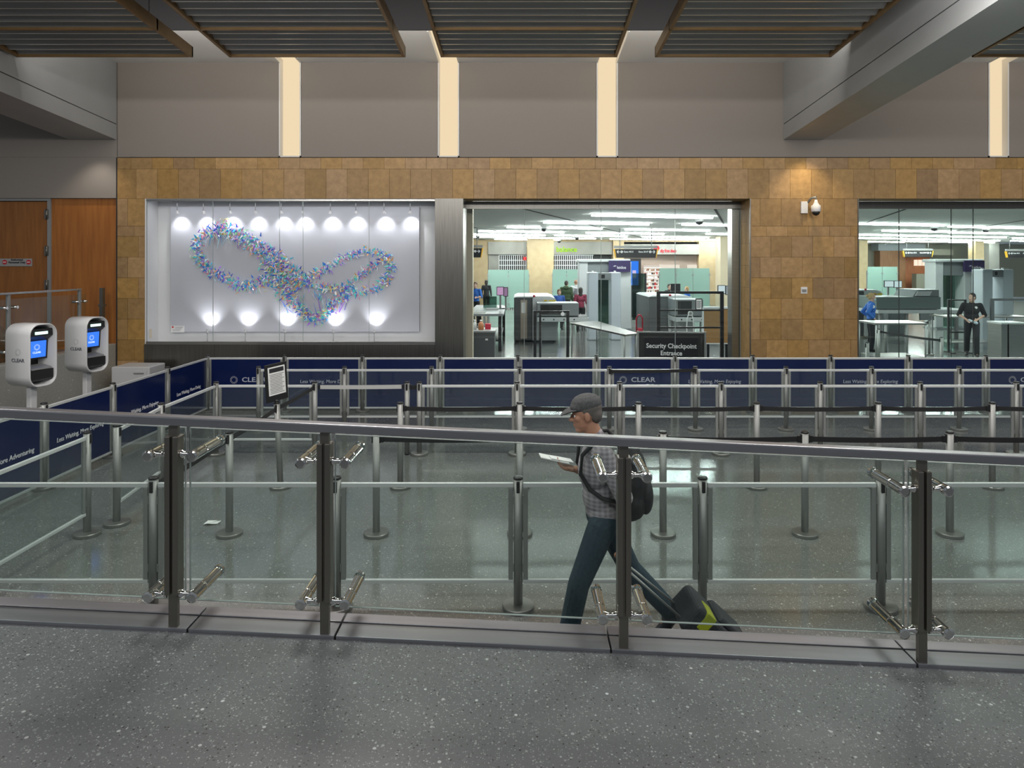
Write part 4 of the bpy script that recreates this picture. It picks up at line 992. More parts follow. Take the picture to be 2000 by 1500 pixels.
# ------------------------------------------------------------------ screening equipment
M['mach'] = mat('light_grey_enamel', (.60, .62, .63), .4)
M['machdark'] = mat('charcoal_enamel', (.085, .09, .095), .4)
M['machmid'] = mat('mid_grey_enamel', (.22, .24, .25), .4)
M['beige'] = mat('beige_enamel', (.42, .35, .28), .45)
M['violet'] = mat('dark_violet_panel', (.03, .018, .08), .4)
M['yellow'] = mat('yellow_label', (.75, .6, .02), .5)
M['red'] = mat('red_plastic', (.5, .02, .05), .4)
def xray(x0, x1, y0, y1, top, label, hood=None, flip=False, beige=True):
    t = thing('baggage_scanner', label, 'x-ray machine', ((x0 + x1) / 2, y0, 0)); w_ = x1 - x0
    b = MB(); b.prism([(x0 + .42 * w_, .06), (x1, .06), (x1, top - .22), (x1 - .1, top - .04), (x0 + .42 * w_, top - .04)], y0 - .05, y1, 'y'); b.build('front_housing', M['mach'], t, .02)
    b = MB(); b.box(x0, x0 + .42 * w_ - .004, y0, y1, .06, top - .05); b.build('side_housing', M['machdark'], t, .02)
    b = MB(); b.prism([(x0 - .02, top - .05), (x1 - .1, top - .05), (x1 - .25, top), (x0 + .1, top)], y0 - .03, y1 + .02, 'y'); b.build('lid', M['mach'], t, .01)
    if beige:
        b = MB(); b.box(x0 + .15 * w_, x0 + .30 * w_, y0 - .012, y0, .12, top - .12); k = b.build('service_panel', M['beige'], t)
        b = MB(); b.box(x0 + .17 * w_, x0 + .26 * w_, y0 - .016, y0 - .012, top - .55, top - .2); b.build('notice', M['paper'], k)
    b = MB(); b.prof((x0 + .72 * w_, y0 - .05, top - .18), (x0 + .72 * w_, y0 - 1, top - .18), [(0, .07), (.02, .07)], 16); k = b.build('yellow_stop_plate', M['yellow'], t)
    b = MB(); b.prof((x0 + .72 * w_, y0 - .07, top - .18), (x0 + .72 * w_, y0 - 1, top - .18), [(0, .035), (.03, .035)], 12); b.build('stop_button', M['red'], k)
    b = MB(); b.box(x1 - .4 * w_ * .5, x1 - .06, y0 - .054, y0 - .05, top - .2, top - .12); b.build('warning_label', M['yellow'], t)
    b = MB(); b.prof((x0 + .46 * w_, y0 - .02, top - .02), (x0 + .46 * w_, y0 - .02, 9), [(0, .04), (.05, .04), (.07, .02)], 12); b.build('beacon', M['red'], t)
    for xx in (x0 + .1, x1 - .1):
        for yy in (y0 + .1, y1 - .1): b = MB(); b.tube((xx, yy, 0), (xx, yy, .07), .04); b.build('foot', M['rubber'], t)
    if hood:
        h0, h1, yy0, yy1, zt_ = hood
        b = MB(); b.box(h0, h1, yy0, yy1, .95, zt_); b.build('tunnel_hood', M['machmid'], t, .015)
        b = MB(); b.box(h0 + .1, h1 - .4 * (h1 - h0), yy0 - .004, yy0, 1.0, zt_ - .05); b.build('tunnel_mouth', M['black'], t)
        b = MB(); b.box(h0, h1 + .3, yy0 - .1, yy1, .78, .92); k = b.build('conveyor', M['mach'], t, .01)
        b = MB(); b.box(h0 + .02, h1 + .28, yy0 - .06, yy1 - .03, .92, .935); b.build('conveyor_belt', M['black'], k)
        b = MB()
        for k_ in range(4): b.prof((h0 + .2 + k_ * .32, yy0 - .1, .85), (h0 + .2 + k_ * .32, yy0 - 1, .85), [(0, .025), (.008, .025)], 10)
        b.build('bolts', M['black'], k)
        for xx in (h0 + .12, h1 + .15):
            for yy in (yy0 + .02, yy1 - .08): b = MB(); b.box(xx - .025, xx + .025, yy - .025, yy + .025, 0, .78); b.build('leg', M['greyframe'], t)
    return t
ym = 22.6
xray(X(1004, ym), X(1089, ym), ym, ym + 2.6, 1.52, 'grey baggage scanner with a beige side panel left in the checkpoint window', (X(1049, 21.6), X(1130, 21.6), 21.5, 22.5, Z(592, 21.5) + .0))
xray(X(1268, ym), X(1356, ym), ym, ym + 2.6, 1.55, 'grey baggage scanner behind the black portal frame', (X(1316, 21.6), X(1372, 21.6), 21.5, 22.5, Z(585, 21.5)), beige=False)
xray(X(1660, 24), X(1725, 24), 24, 26.4, Z(566, 24), 'grey baggage scanner behind the blue-shirted officer', None, beige=False)
t = thing('baggage_scanner', 'long teal-grey scanner tunnel in the right-hand window', 'x-ray machine', (X(1775, 22.5), 22.5, 0))
x0, x1 = X(1712, 22.5), X(1838, 22.5)
b = MB(); b.box(x0, x1, 22.5, 23.8, Z(604, 22.5), Z(580, 22.5)); b.build('tunnel', mat('teal_grey_enamel', (.15, .19, .19), .4), t, .02)
b = MB(); b.prism([(X(1786, 22.5), Z(580, 22.5)), (x1, Z(580, 22.5)), (x1, Z(566, 22.5)), (X(1772, 22.5) + .4, Z(566, 22.5))], 22.6, 23.8, 'y'); b.build('raised_hood', M['machmid'], t, .02)
b = MB(); b.prism([(X(1790, 22.5), Z(578, 22.5)), (X(1818, 22.5), Z(578, 22.5)), (X(1823, 22.5), Z(569, 22.5)), (X(1795, 22.5), Z(569, 22.5))], 22.56, 22.6, 'y'); b.build('sloped_lid', M['mach'], t)
b = MB(); b.box(x0, x1 + 1, 22.4, 23.8, Z(612, 22.5), Z(605, 22.5)); b.build('conveyor', M['mach'], t, .01)
b = MB(); b.box(X(1795, 22.5), X(1822, 22.5), 22.42, 22.5, Z(625, 22.5), Z(611, 22.5)); b.build('control_box', M['machmid'], t)
for xx in (x0 + .2, (x0 + x1) / 2, x1 + .6): b = MB(); b.box(xx - .04, xx + .04, 22.6, 22.7, 0, Z(611, 22.5)); b.build('leg', M['greyframe'], t)
for (pa, pb, y, word) in ((1131, 1234, 26.5, 'in the checkpoint window'), (1830, 1924, 27, 'in the right-hand window')):
    xa_, xb_ = X(pa, y), X(pb, y); zt_ = Z(506, y); w_ = xb_ - xa_
    t = thing('body_scanner', 'tall grey walk-in body scanner with a dark violet sign %s' % word, 'body scanner', ((xa_ + xb_) / 2, y, 0), )
    b = MB(); b.box(xa_, xb_, y, y + .95, 0, .05); b.build('floor_plate', M['machmid'], t)
    b = MB(); b.box(xa_ + .42 * w_ * .0, xa_ + .17 * w_, y + .1, y + .85, .05, zt_ - .1); b.build('left_mast', M['mach'], t, .03)
    b = MB(); b.box(xa_ + .60 * w_, xb_, y + .1, y + .85, .05, zt_ - .1); b.build('right_mast', M['mach'], t, .03)
    b = MB(); b.box(xa_ - .04, xb_ - .05, y, y + .95, zt_ - .12, zt_); b.build('canopy', M['mach'], t, .03)
    b = MB(); b.box(xa_ + .17 * w_, xa_ + .60 * w_, y + .15, y + .25, zt_ - .65, zt_ - .12); b.build('header', M['machmid'], t)
    b = MB(); b.box(xa_ + .17 * w_, xa_ + .60 * w_, y + .7, y + .72, .05, zt_ - .12); b.build('curved_screen', M['darkglass'], t)
    b = MB(); b.box(xa_ + .56 * w_, xb_ - .06, y - .06, y + .05, zt_ - .50, zt_ - .06); k = b.build('sign', M['violet'], t)
    text('lettering', 'leidos', .15, M['whiteink'], k, (xa_ + .80 * w_, y - .062, zt_ - .33), (1, 0, 0), (0, 0, 1), bold=.002)
    e = MB(); e.box(xa_ + .645 * w_, xa_ + .69 * w_, y - .066, y - .06, zt_ - .29, zt_ - .275); e.box(xa_ + .66 * w_, xa_ + .70 * w_, y - .066, y - .06, zt_ - .265, zt_ - .25); e.build('wing_mark', M['whiteink'], k)
for pa, pb, y, zt_, lab in ((1149, 1213, 23.2, 2.31, 'walk-through metal detector in front of the body scanner in the checkpoint window'), (1920, 1980, 23.2, Z(526, 23.2), 'walk-through metal detector at the right of the right-hand window')):
    xa_, xb_ = X(pa, y), X(pb, y); t = thing('metal_detector', lab, 'metal detector', ((xa_ + xb_) / 2, y, 0))
    for a, c in ((xa_, xa_ + .34), (xb_ - .34, xb_)): b = MB(); b.box(a, c, y, y + .6, 0, zt_); b.build('side_panel', mat('pale_blue_grey_enamel', (.55, .60, .66), .35), t, .03)
    b = MB(); b.box(xa_ + .34, xb_ - .34, y + .02, y + .55, zt_ - .26, zt_ - .02); k = b.build('crosspiece', M['machmid'], t, .01)
    b = MB(); b.box(xa_ + .42, xb_ - .55, y - .0, y + .02, zt_ - .2, zt_ - .08); b.build('readout', M['black'], k)
    b = MB()
    for px_ in (xa_ + .17, xb_ - .17): b.tube((px_, y + .3, zt_ - .01), (px_, y + .3, zt_ + .05), .04)
    b.build('lamp_studs', M['whitepaint'], t)
# steel tables
def table(p0, p1, y0, y1, z, label, name='roller_table', quad=None, shelf=True):
    pts = quad or [(X(p0, y0), y0), (X(p1, y0), y0), (X(p1, y0), y1), (X(p0, y0), y1)]
    c = (sum(p[0] for p in pts) / 4, sum(p[1] for p in pts) / 4)
    t = thing(name, label, 'table', (*c, 0))
    b = MB(); b.prism(pts, z - .045, z, 'z'); b.build('tabletop', M['steel'], t, .004)
    for p in pts:
        q = (p[0] + (c[0] - p[0]) * .06, p[1] + (c[1] - p[1]) * .06)
        b = MB(); b.tube((*q, 0), (*q, z - .045), .022); b.build('leg', M['alu'], t)
    if shelf:
        b = MB(); b.prism([(p[0] + (c[0] - p[0]) * .07, p[1] + (c[1] - p[1]) * .07) for p in pts], .2, .225, 'z'); b.build('shelf', M['steel'], t)
    return t
table(0, 0, 0, 0, .86, 'long steel table running towards the black entrance sign', quad=[(X(1113, 20.2), 20.2), (X(1222, 16.8), 16.8), (X(1246, 17.2), 17.2), (X(1165, 20.9), 20.9)], shelf=False)
table(1709, 1812, 17.4, 18.3, Z(631, 17.4), 'low steel table behind the belts in the right-hand window')
table(1850, 2010, 20.6, 21.5, Z(618, 20.6), 'long steel table behind the man in black')
# counter on the left
t = thing('inspection_counter', 'long grey counter with black legs at the left of the checkpoint window', 'counter', (X(955, 21), 21, 0))
b = MB(); b.box(X(915, 21), X(985, 21), 20.2, 24.5, 1.05, 1.12); b.build('worktop', M['machmid'], t, .01)
for px_ in (924, 978):
    for yy in (20.3, 24.3): b = MB(); b.box(X(px_, 21) - .05, X(px_, 21) + .05, yy - .05, yy + .05, 0, 1.05); b.build('leg', M['black'], t)
b = MB(); b.box(X(944, 23), X(970, 23), 23, 23.02, 1.12, 1.5); b.build('glass_screen', M['darkglass'], t)
b = MB(); b.box(X(924, 21), X(978, 21), 20.26, 24.3, .3, .34); b.build('stretcher_shelf', M['black'], t)
for i, (px_, py_, lab) in enumerate(((935, 600, 'loose white papers lying on the grey counter'), (961, 606, 'open white tray of papers at the right end of the grey counter'))):
    y = 20.6 + i * 1.2; b = MB(); b.box(X(px_, y) - .2, X(px_, y) + .2, y, y + .3, 1.12, 1.135 + i * .04); tag(b.build('paper_stack' if i == 0 else 'document_tray', M['paper']), lab, 'papers')
def monitor(px0, px1, py0, py1, y, zb, label, scr, pair=1, back=False):
    x0, x1 = X(px0, y), X(px1, y); z0, z1 = Z(py1, y), Z(py0, y); t = thing('monitor', label, 'monitor', ((x0 + x1) / 2, y, zb))
    b = MB(); b.box(x0 - .02, x1 + .02, y, y + .05, z0 - .02, z1 + .02); b.build('case', M['black'], t, .006)
    if not back: b = MB(); b.box(x0, x1, y - .006, y, z0, z1); b.build('screen', scr, t)
    b = MB(); b.box((x0 + x1) / 2 - .03, (x0 + x1) / 2 + .03, y + .05, y + .1, zb, z0 + .1); b.box((x0 + x1) / 2 - .14, (x0 + x1) / 2 + .14, y - .05, y + .18, zb, zb + .02); b.build('stand', M['greyframe'], t)
    return t
pink = emis('pink_screen', (.75, .45, .72), .75); pale = emis('pale_screen', (.72, .85, .88), .85)
monitor(971, 983, 561, 576, 22.4, 1.12, 'pink lit monitor on the grey counter', pink)
monitor(984.5, 991, 562, 578, 22.4, 1.12, 'narrow pink monitor right beside the other pink monitor', emis('dim_pink_screen', (.5, .3, .5), .6))
# operator desk for the other monitors
t = thing('operator_desk', 'operator desk with monitors at the right of the checkpoint window', 'desk', (X(1412, 24), 24, 0))
b = MB(); b.box(X(1380, 24), X(1440, 24), 23.6, 24.6, 1.0, 1.06); b.build('worktop', M['mach'], t); b = MB(); b.box(X(1382, 24), X(1438, 24), 23.8, 24.5, 0, 1.0); b.build('cabinet', M['machmid'], t)
monitor(1403, 1416, 558, 573, 24, 1.06, 'left pale monitor on the operator desk', pale)
monitor(1418, 1430, 559, 575, 24, 1.06, 'right grey monitor on the operator desk', emis('grey_screen', (.4, .45, .47), .7))
t = thing('operator_desk', 'operator desk behind the second scanner before the frosted partition', 'desk', (X(1318, 28), 28, 0))
b = MB(); b.box(X(1296, 28), X(1350, 28), 27.9, 28.7, .95, 1.0); b.build('worktop', M['mach'], t); b = MB(); b.box(X(1298, 28), X(1348, 28), 28.0, 28.6, 0, .95); b.build('cabinet', M['machmid'], t)
monitor(1311, 1328, 555, 568, 28.2, 1.0, 'black monitor seen from behind before the frosted partition', None, back=True)
t = thing('operator_desk', 'operator desk with white screens above the scanner in the right-hand window', 'desk', (X(1745, 25), 25, 0))
b = MB(); b.box(X(1727, 25), X(1768, 25), 24.7, 25.6, 1.2, 1.26); b.build('worktop', M['mach'], t); b = MB(); b.box(X(1729, 25), X(1766, 25), 24.8, 25.5, 0, 1.2); b.build('cabinet', M['machmid'], t)
monitor(1728, 1745, 549, 560, 25, 1.26, 'left white screen above the scanner in the right-hand window', pale)
monitor(1747, 1761, 549, 561, 25, 1.26, 'right white screen above the scanner in the right-hand window', pale)
# blue information screen
t = thing('information_screen', 'tall black stand with a bright blue screen beside the body scanner', 'screen', (X(1243, 33), 33, 0))
b = MB(); b.box(X(1230, 33), X(1252, 33), 33, 33.3, 0, Z(505, 33)); b.build('stand', M['black'], t)
b = MB(); b.box(X(1232, 33), X(1247, 33), 32.98, 33, Z(557, 33), Z(510, 33)); k = b.build('screen', emis('bright_blue_screen', (.04, .22, .9), 1.1), t)
b = MB(); b.box(X(1235, 33), X(1242, 33), 32.965, 32.98, Z(543, 33), Z(528, 33)); b.build('panel_graphic', emis('lilac_graphic', (.7, .6, .9), 1.0), k)
# black podium with things on it
t = thing('podium', 'dark grey podium at the lower left of the checkpoint window', 'podium', (X(944, 15.6), 15.6, 0))
yp = 15.6; zp_ = Z(646, yp)
b = MB(); b.box(X(925, yp), X(966, yp), yp, yp + .6, 0, zp_ - .04); b.build('body', M['machdark'], t, .01)
b = MB(); b.box(X(923.5, yp), X(968, yp), yp - .02, yp + .62, zp_ - .04, zp_); b.build('top', mat('worn_grey_top', (.3, .3, .3), .4), t, .006)
b = MB(); b.box(X(948, yp), X(953, yp), yp - .004, yp, zp_ - .22, zp_ - .18); b.build('label_plate', M['paper'], t)
def bottle(px, y, z, h, r, m, label, name='bottle', pump=False):
    x = X(px, y); t = thing(name, label, 'bottle', (x, y, z))
    b = MB(); b.prof((x, y, z), (x, y, z + 1), [(0, r * .9), (.01, r), (h * .6, r), (h * .8, r * .5), (h * .82, r * .35), (h * .9, r * .35)], 16); b.build('bottle_body', m, t)
    b = MB(); b.prof((x, y, z + h * .88), (x, y, z + 9), [(0, r * .45), (h * .12, r * .45)], 12)
    if pump: b.bar((x - .06, y, z + h * 1.04), (x + .02, y, z + h * 1.04), .015, .015); b.tube((x, y, z + h * .95), (x, y, z + h * 1.05), .008)
    b.build('cap', M['whitepaint'], t)
bottle(939.5, yp + .2, zp_, .23, .065, mat('amber_plastic', (.42, .16, .06), .3), 'amber brown bottle on the dark podium')
bottle(927.5, yp + .25, zp_, .22, .04, mat('cloudy_plastic', (.6, .62, .62), .3), 'clear pump bottle on the left of the dark podium', 'pump_bottle', True)
b = MB(); b.box(X(946, yp), X(957, yp), yp + .3, yp + .45, zp_, zp_ + .13); tag(b.build('supply_box', M['red'], None, .006), 'dark red box on the dark podium', 'box')
# black frame barrier, portal frame, boards
def vframe(name, label, px0, px1, pyt, pyb, y, th, m, cat, legs=True, infill=None, mids=()):
    x0, x1 = X(px0, y), X(px1, y); zt_, zb2 = Z(pyt, y), Z(pyb, y); t = thing(name, label, cat, ((x0 + x1) / 2, y, 0))
    for a in (x0, x1 - th):
        b = MB(); b.box(a, a + th, y, y + .06, 0 if legs else zb2, zt_); b.build('upright', m, t, .004)
    b = MB(); b.box(x0 + th, x1 - th, y + .005, y + .055, zt_ - th * .7, zt_); b.build('top_rail', m, t)
    for pm in mids: b = MB(); b.box(x0 + th, x1 - th, y + .005, y + .055, Z(pm, y) - .02, Z(pm, y) + .02); b.build('cross_rail', m, t)
    if infill: b = MB(); b.box(x0 + th, x1 - th, y + .026, y + .034, Z(infill[1], y), zt_ - th * .7); b.build('infill', infill[0], t)
    if legs:
        for a in (x0, x1 - th): b = MB(); b.box(a - .05, a + th + .05, y - .2, y + .26, 0, .02); b.build('foot', m, t)
    return t
tb = vframe('lane_gate', 'black framed clear lane gate before the left baggage scanner', 1042, 1112, 607, 690, 16.2, .07, M['black'], 'gate', True, (M['pane'], 690))
b = MB(); b.box(X(1053, 16.2), X(1057, 16.2), 16.2, 16.26, 0, Z(607, 16.2)); b.build('upright', M['black'], tb)
vframe('portal_frame', 'large black portal frame behind the black entrance sign', 1283, 1414, 569, 690, 16.6, .085, M['black'], 'frame', True, (M['pane'], 640), (606, 640))
vframe('lane_gate', 'black framed lane gate at the right edge of the right-hand window', 1936, 2010, 583, 690, 18.9, .09, M['machdark'], 'gate', True, None, ())
vframe('lane_gate', 'thin black lane frame beside the man in black', 1852, 1888, 585, 650, 20.0, .05, M['black'], 'gate', True, None, (649,))
# entrance sign
ysn = 15.2; t = thing('entrance_sign', 'black Security Checkpoint Entrance sign in a silver frame', 'sign', (X(1311, ysn), ysn, 0))
rotq = R(7); c0 = Vector((X(1311, ysn), ysn, 0)); rt2 = Vector((math.cos(rotq), -math.sin(rotq), 0)); W2 = (X(1376, ysn) - X(1247, ysn)); zt_ = Z(649, ysn); zb2 = .42
def sp(a, z, e=0): return c0 + rt2 * a + Vector((0, 0, z)) + Vector((-rt2.y, rt2.x, 0)) * e
b = MB(); b.hexa([sp(-W2 / 2, zb2, -.01), sp(W2 / 2, zb2, -.01), sp(W2 / 2, zb2, .01), sp(-W2 / 2, zb2, .01), sp(-W2 / 2, zt_, -.01), sp(W2 / 2, zt_, -.01), sp(W2 / 2, zt_, .01), sp(-W2 / 2, zt_, .01)]); b.build('board', M['black'], t)
b = MB(); b.bar(sp(-W2 / 2, 0), sp(-W2 / 2, zt_ + .02), .04, .04, up=(0, 1, 0)); b.bar(sp(W2 / 2, 0), sp(W2 / 2, zt_ + .02), .04, .04, up=(0, 1, 0)); b.bar(sp(-W2 / 2, zt_), sp(W2 / 2, zt_), .03, .03); b.bar(sp(-W2 / 2, zb2), sp(W2 / 2, zb2), .03, .03); b.build('frame', M['alu'], t)
for s in (-1, 1): b = MB(); b.bar(sp(s * W2 / 2, .02, -.3), sp(s * W2 / 2, .02, .3), .06, .03); b.build('foot', M['alu'], t)
text('lettering', 'Security Checkpoint', .145, M['whiteink'], t, sp(.0, Z(676, ysn), -.012), rt2, (0, 0, 1), bold=.003, sx=.92)
text('lettering', 'Entrance', .145, M['whiteink'], t, sp(.0, Z(690, ysn), -.012), rt2, (0, 0, 1), bold=.003, sx=.92)
# cork board on a stand
yc_ = 17.4; t = thing('cork_board', 'brown cork board in a pale frame at the right of the checkpoint window', 'board', (X(1400, yc_), yc_, 0))
x0, x1 = X(1374, yc_), X(1427, yc_)
b = MB(); b.box(x0, x1, yc_, yc_ + .03, Z(671, yc_), Z(601, yc_)); b.build('cork', noise_mat('cork', (.26, .14, .05), (.32, .18, .07), 40, .8), t)
b = MB()
for a, c, z0, z1 in ((x0, x1, Z(603, yc_), Z(601, yc_) + .02), (x0, x1, Z(672, yc_), Z(670, yc_)), (x0 - .03, x0 + .01, Z(672, yc_), Z(601, yc_)), (x1 - .01, x1 + .03, Z(672, yc_), Z(601, yc_))): b.box(a, c, yc_ - .01, yc_ + .035, z0, z1)
b.build('frame', M['mach'], t)
for a in (x0 + .12, x1 - .1): b = MB(); b.box(a - .03, a + .03, yc_ + .0, yc_ + .05, 0, Z(672, yc_)); b.build('leg', M['black'], t)
# red hand trolley glimpsed between the scanners
yt_ = 23.0; t = thing('hand_trolley', 'red hand trolley between the body scanner and the second baggage scanner', 'trolley', (X(1252, yt_), yt_, 0))
b = MB(); b.box(X(1245, yt_), X(1258, yt_), yt_, yt_ + .3, .12, .16); b.build('load_plate', M['red'], t)
b = MB()
b.path([(X(1246, yt_), yt_ + .3, .14), (X(1246, yt_), yt_ + .32, .75), (X(1250, yt_), yt_ + .32, .85), (X(1254, yt_), yt_ + .32, .85), (X(1258, yt_), yt_ + .32, .75), (X(1258, yt_), yt_ + .3, .14)], .025); b.build('handle', M['red'], t)
b = MB(); b.box(X(1247, yt_), X(1256, yt_), yt_ + .02, yt_ + .27, .16, .42); b.build('crate', M['red'], t, .01)
for xx in (1246, 1258): b = MB(); b.tube((X(xx, yt_) - .02, yt_ + .3, .07), (X(xx, yt_) + .02, yt_ + .3, .07), .07); b.build('wheel', M['rubber'], t)
t = thing('notice_sheet', 'white notice sheet in a black holder on the portal frame', 'notice', (X(1365, 16.58), 16.58, Z(605, 16.58)))
b = MB(); b.box(X(1358.5, 16.58), X(1371.5, 16.58), 16.575, 16.6, Z(605, 16.58), Z(583, 16.58)); b.build('holder', M['black'], t)
b = MB(); b.box(X(1360, 16.58), X(1370, 16.58), 16.57, 16.575, Z(604, 16.58), Z(585, 16.58)); k = b.build('sheet', M['paper'], t)
b = MB()
for j in range(6): b.box(X(1361, 16.58), X(1369 - j % 2, 16.58), 16.567, 16.57, Z(588.5 + j * 2.4, 16.58), Z(587.7 + j * 2.4, 16.58))
b.build('print', M['ink'], k)
t = thing('round_sign', 'small round white sign on a bent bracket behind the portal frame', 'sign', (X(1347, 20.5), 20.5, 0))
b = MB(); b.prof((X(1347.5, 20.5), 20.45, Z(612, 20.5)), (X(1347.5, 20.5), 0, Z(612, 20.5)), [(0, .075), (.03, .075)], 22); b.build('disc', M['whitepaint'], t)
b = MB(); b.prof((X(1347.5, 20.5), 20.418, Z(612, 20.5)), (X(1347.5, 20.5), 0, Z(612, 20.5)), [(0, .045), (.004, .045)], 18); b.build('disc_centre', M['greyframe'], t)
for s in (-1, 1): b = MB(); b.path([(X(1347.5, 20.5) + s * .05, 20.47, Z(614, 20.5)), (X(1347.5, 20.5) + s * .09, 20.47, Z(622, 20.5)), (X(1347.5, 20.5) + s * .1, 20.47, Z(636, 20.5)), (X(1347.5, 20.5) + s * .1, 20.47, 0)], .016); b.build('bracket', M['whitepaint'], t)
t = thing('round_tag', 'small round white tag hanging on the left lane gate', 'tag', (X(1099, 16.19), 16.19, Z(620, 16.19)))
b = MB(); b.prof((X(1099, 16.19), 16.19, Z(613.5, 16.19)), (X(1099, 16.19), 0, Z(613.5, 16.19)), [(0, .045), (.012, .045)], 20); b.build('disc', M['whitepaint'], t)
b = MB(); b.box(X(1099, 16.19) - .006, X(1099, 16.19) + .006, 16.185, 16.195, Z(611, 16.19), Z(608, 16.19)); b.build('cord', M['whitepaint'], t)

# glass divider with black post beside the second scanner
t = thing('glass_divider', 'smoked glass divider with a black post left of the second scanner', 'partition', (X(1250, 25.4), 25.4, 0))
b = MB(); b.box(X(1235, 25.4), X(1260, 25.4), 25.4, 25.42, .5, Z(534, 25.4)); b.build('pane', M['darkglass'], t); b = MB(); b.box(X(1259, 25.4), X(1262.5, 25.4), 25.37, 25.45, 0, Z(534, 25.4)); b.build('post', M['black'], t)
# stainless bins at the right
for i, (p0, p1) in enumerate(((1956, 1968), (1971, 2002))):
    y = 16.4; b = MB(); b.box(X(p0, y), X(p1, y), y, y + .5, 0, Z(633, y)); t = thing('steel_cabinet', ('narrow', 'wide')[i] + ' stainless steel cabinet at the right edge of the right-hand window', 'cabinet', (X((p0 + p1) / 2, y), y, 0)); b.build('body', M['steel'], t, .01)
    b = MB(); b.box(X(p0, y) - .01, X(p1, y) + .01, y - .01, y + .51, Z(633, y), Z(630, y)); b.build('lid', M['aluwhite'], t)
# belts inside the right window
hall_posts = {}
for i, (px, py, lab) in enumerate(((1694, 668, 'short looking belt post at the lower left of the right-hand window'), (1716, 642, 'belt post before the blue-shirted officer'), (1730, 625, 'belt post just right of the blue-shirted officer'), (1815, 625, 'steel belt post right of the low steel table'), (1839, 658, 'dark belt post left of the man in black'))):
    y = (H - 1.0) * F / (py - CY); hall_posts[i] = (stanchion(X(px, y), y, lab, None, dirs=((1, 0), (-1, 0))), X(px, y), y)
for a, c in ((1, 4), (2, 3)): belt(hall_posts[a][0], (hall_posts[a][1] + .04, hall_posts[a][2], .925), (hall_posts[c][1] - .04, hall_posts[c][2], .925), M['blacktape'], .015)

# ------------------------------------------------------------------ fixtures on the stone pier
t = thing('security_camera', 'white dome security camera on the stone pier', 'camera', (xw(1578), YW, zw(402)))
b = MB(); b.box(xw(1563), xw(1576), YW - .05, YW, zw(417), zw(394)); b.build('junction_box', M['whitepaint'], t, .004)
b = MB(); b.path([(xw(1576), YW - .03, zw(396)), (xw(1580), YW - .1, zw(388)), (xw(1585), YW - .2, zw(387)), (xw(1585), YW - .2, zw(394))], .022); b.build('bracket', M['alu'], t)
b = MB(); b.prof((xw(1585), YW - .2, zw(392)), (xw(1585), YW - .2, 0), [(0, .02), (.05, .035), (.10, .06), (.11, .085), (.22, .085), (.23, .08)], 22); b.build('housing', M['whitepaint'], t)
b = MB(); b.prof((xw(1585), YW - .2, zw(392) - .23), (xw(1585), YW - .2, 0), [(0, .072), (.03, .066), (.06, .045), (.075, .01)], 20); b.build('dome', M['black'], t)
t = thing('wall_switch', 'small square white switch plate on the stone pier', 'switch', (xw(1570), YW, zw(567)))
b = MB(); b.box(xw(1564), xw(1576.5), YW - .012, YW, zw(573.5), zw(560.5)); b.build('plate', M['whitepaint'], t, .003)
b = MB(); b.box(xw(1566), xw(1574), YW - .03, YW - .012, zw(570), zw(565)); b.build('button', M['greyframe'], t, .003)
# ------------------------------------------------------------------ people
M['skin'] = noise_mat('skin_tan', (.42, .22, .14), (.48, .26, .17), 8, .5)
M['skin2'] = noise_mat('skin_light', (.56, .34, .25), (.62, .39, .29), 8, .5)
M['hairdark'] = noise_mat('dark_hair', (.012, .009, .008), (.03, .02, .016), 40, .5, (1, 1, .2))
M['hairbrown'] = noise_mat('brown_hair', (.10, .045, .02), (.16, .08, .035), 40, .5, (1, 1, .2))
M['hairblond'] = noise_mat('blond_hair', (.42, .27, .11), (.55, .38, .18), 40, .5, (1, 1, .2))
M['eye'] = mat('eye_white', (.75, .73, .7), .3); M['iris'] = mat('dark_iris', (.02, .015, .01), .2)
def V(*a): return Vector(a)
def hand(wr, d, nrm, thumb, curl=.5, k=1.0):
    """palm, four unequal jointed fingers and a thumb; d: pointing direction, nrm: palm side, thumb: towards the thumb"""
    wr = V(*wr); d = V(*d).normalized(); n = V(*nrm); n = (n - d * n.dot(d)).normalized(); l = V(*thumb); l = (l - d * l.dot(d) - n * l.dot(n)).normalized()
    pr = []
    for s in (-.024, -.008, .008, .024): pr.append(('c', wr + d * .01 * k + l * s * .7 * k, wr + d * .088 * k + l * s * k, .0145 * k, .012 * k))
    for s, L in ((.029, .072), (.0095, .082), (-.010, .076), (-.028, .060)):
        p = wr + d * .09 * k + l * s * k; a = .15 + curl * .4
        for j, fr in enumerate((.45, .32, .27)):
            q = p + (d * math.cos(a) + n * math.sin(a)) * L * fr * k
            pr.append(('c', p, q, (.0095 - .001 * j) * k, (.0085 - .001 * j) * k)); p = q; a += curl * .75
    p = wr + d * .025 * k + l * .028 * k; v = (d * .75 + l * .7 + n * .25).normalized(); q = p + v * .035 * k
    pr.append(('c', p - l * .012, q, .0135 * k, .011 * k)); v = (d * .95 + l * .15 + n * (.2 + .5 * curl)).normalized()
    pr.append(('c', q, q + v * .034 * k, .0105 * k, .0085 * k))
    return pr
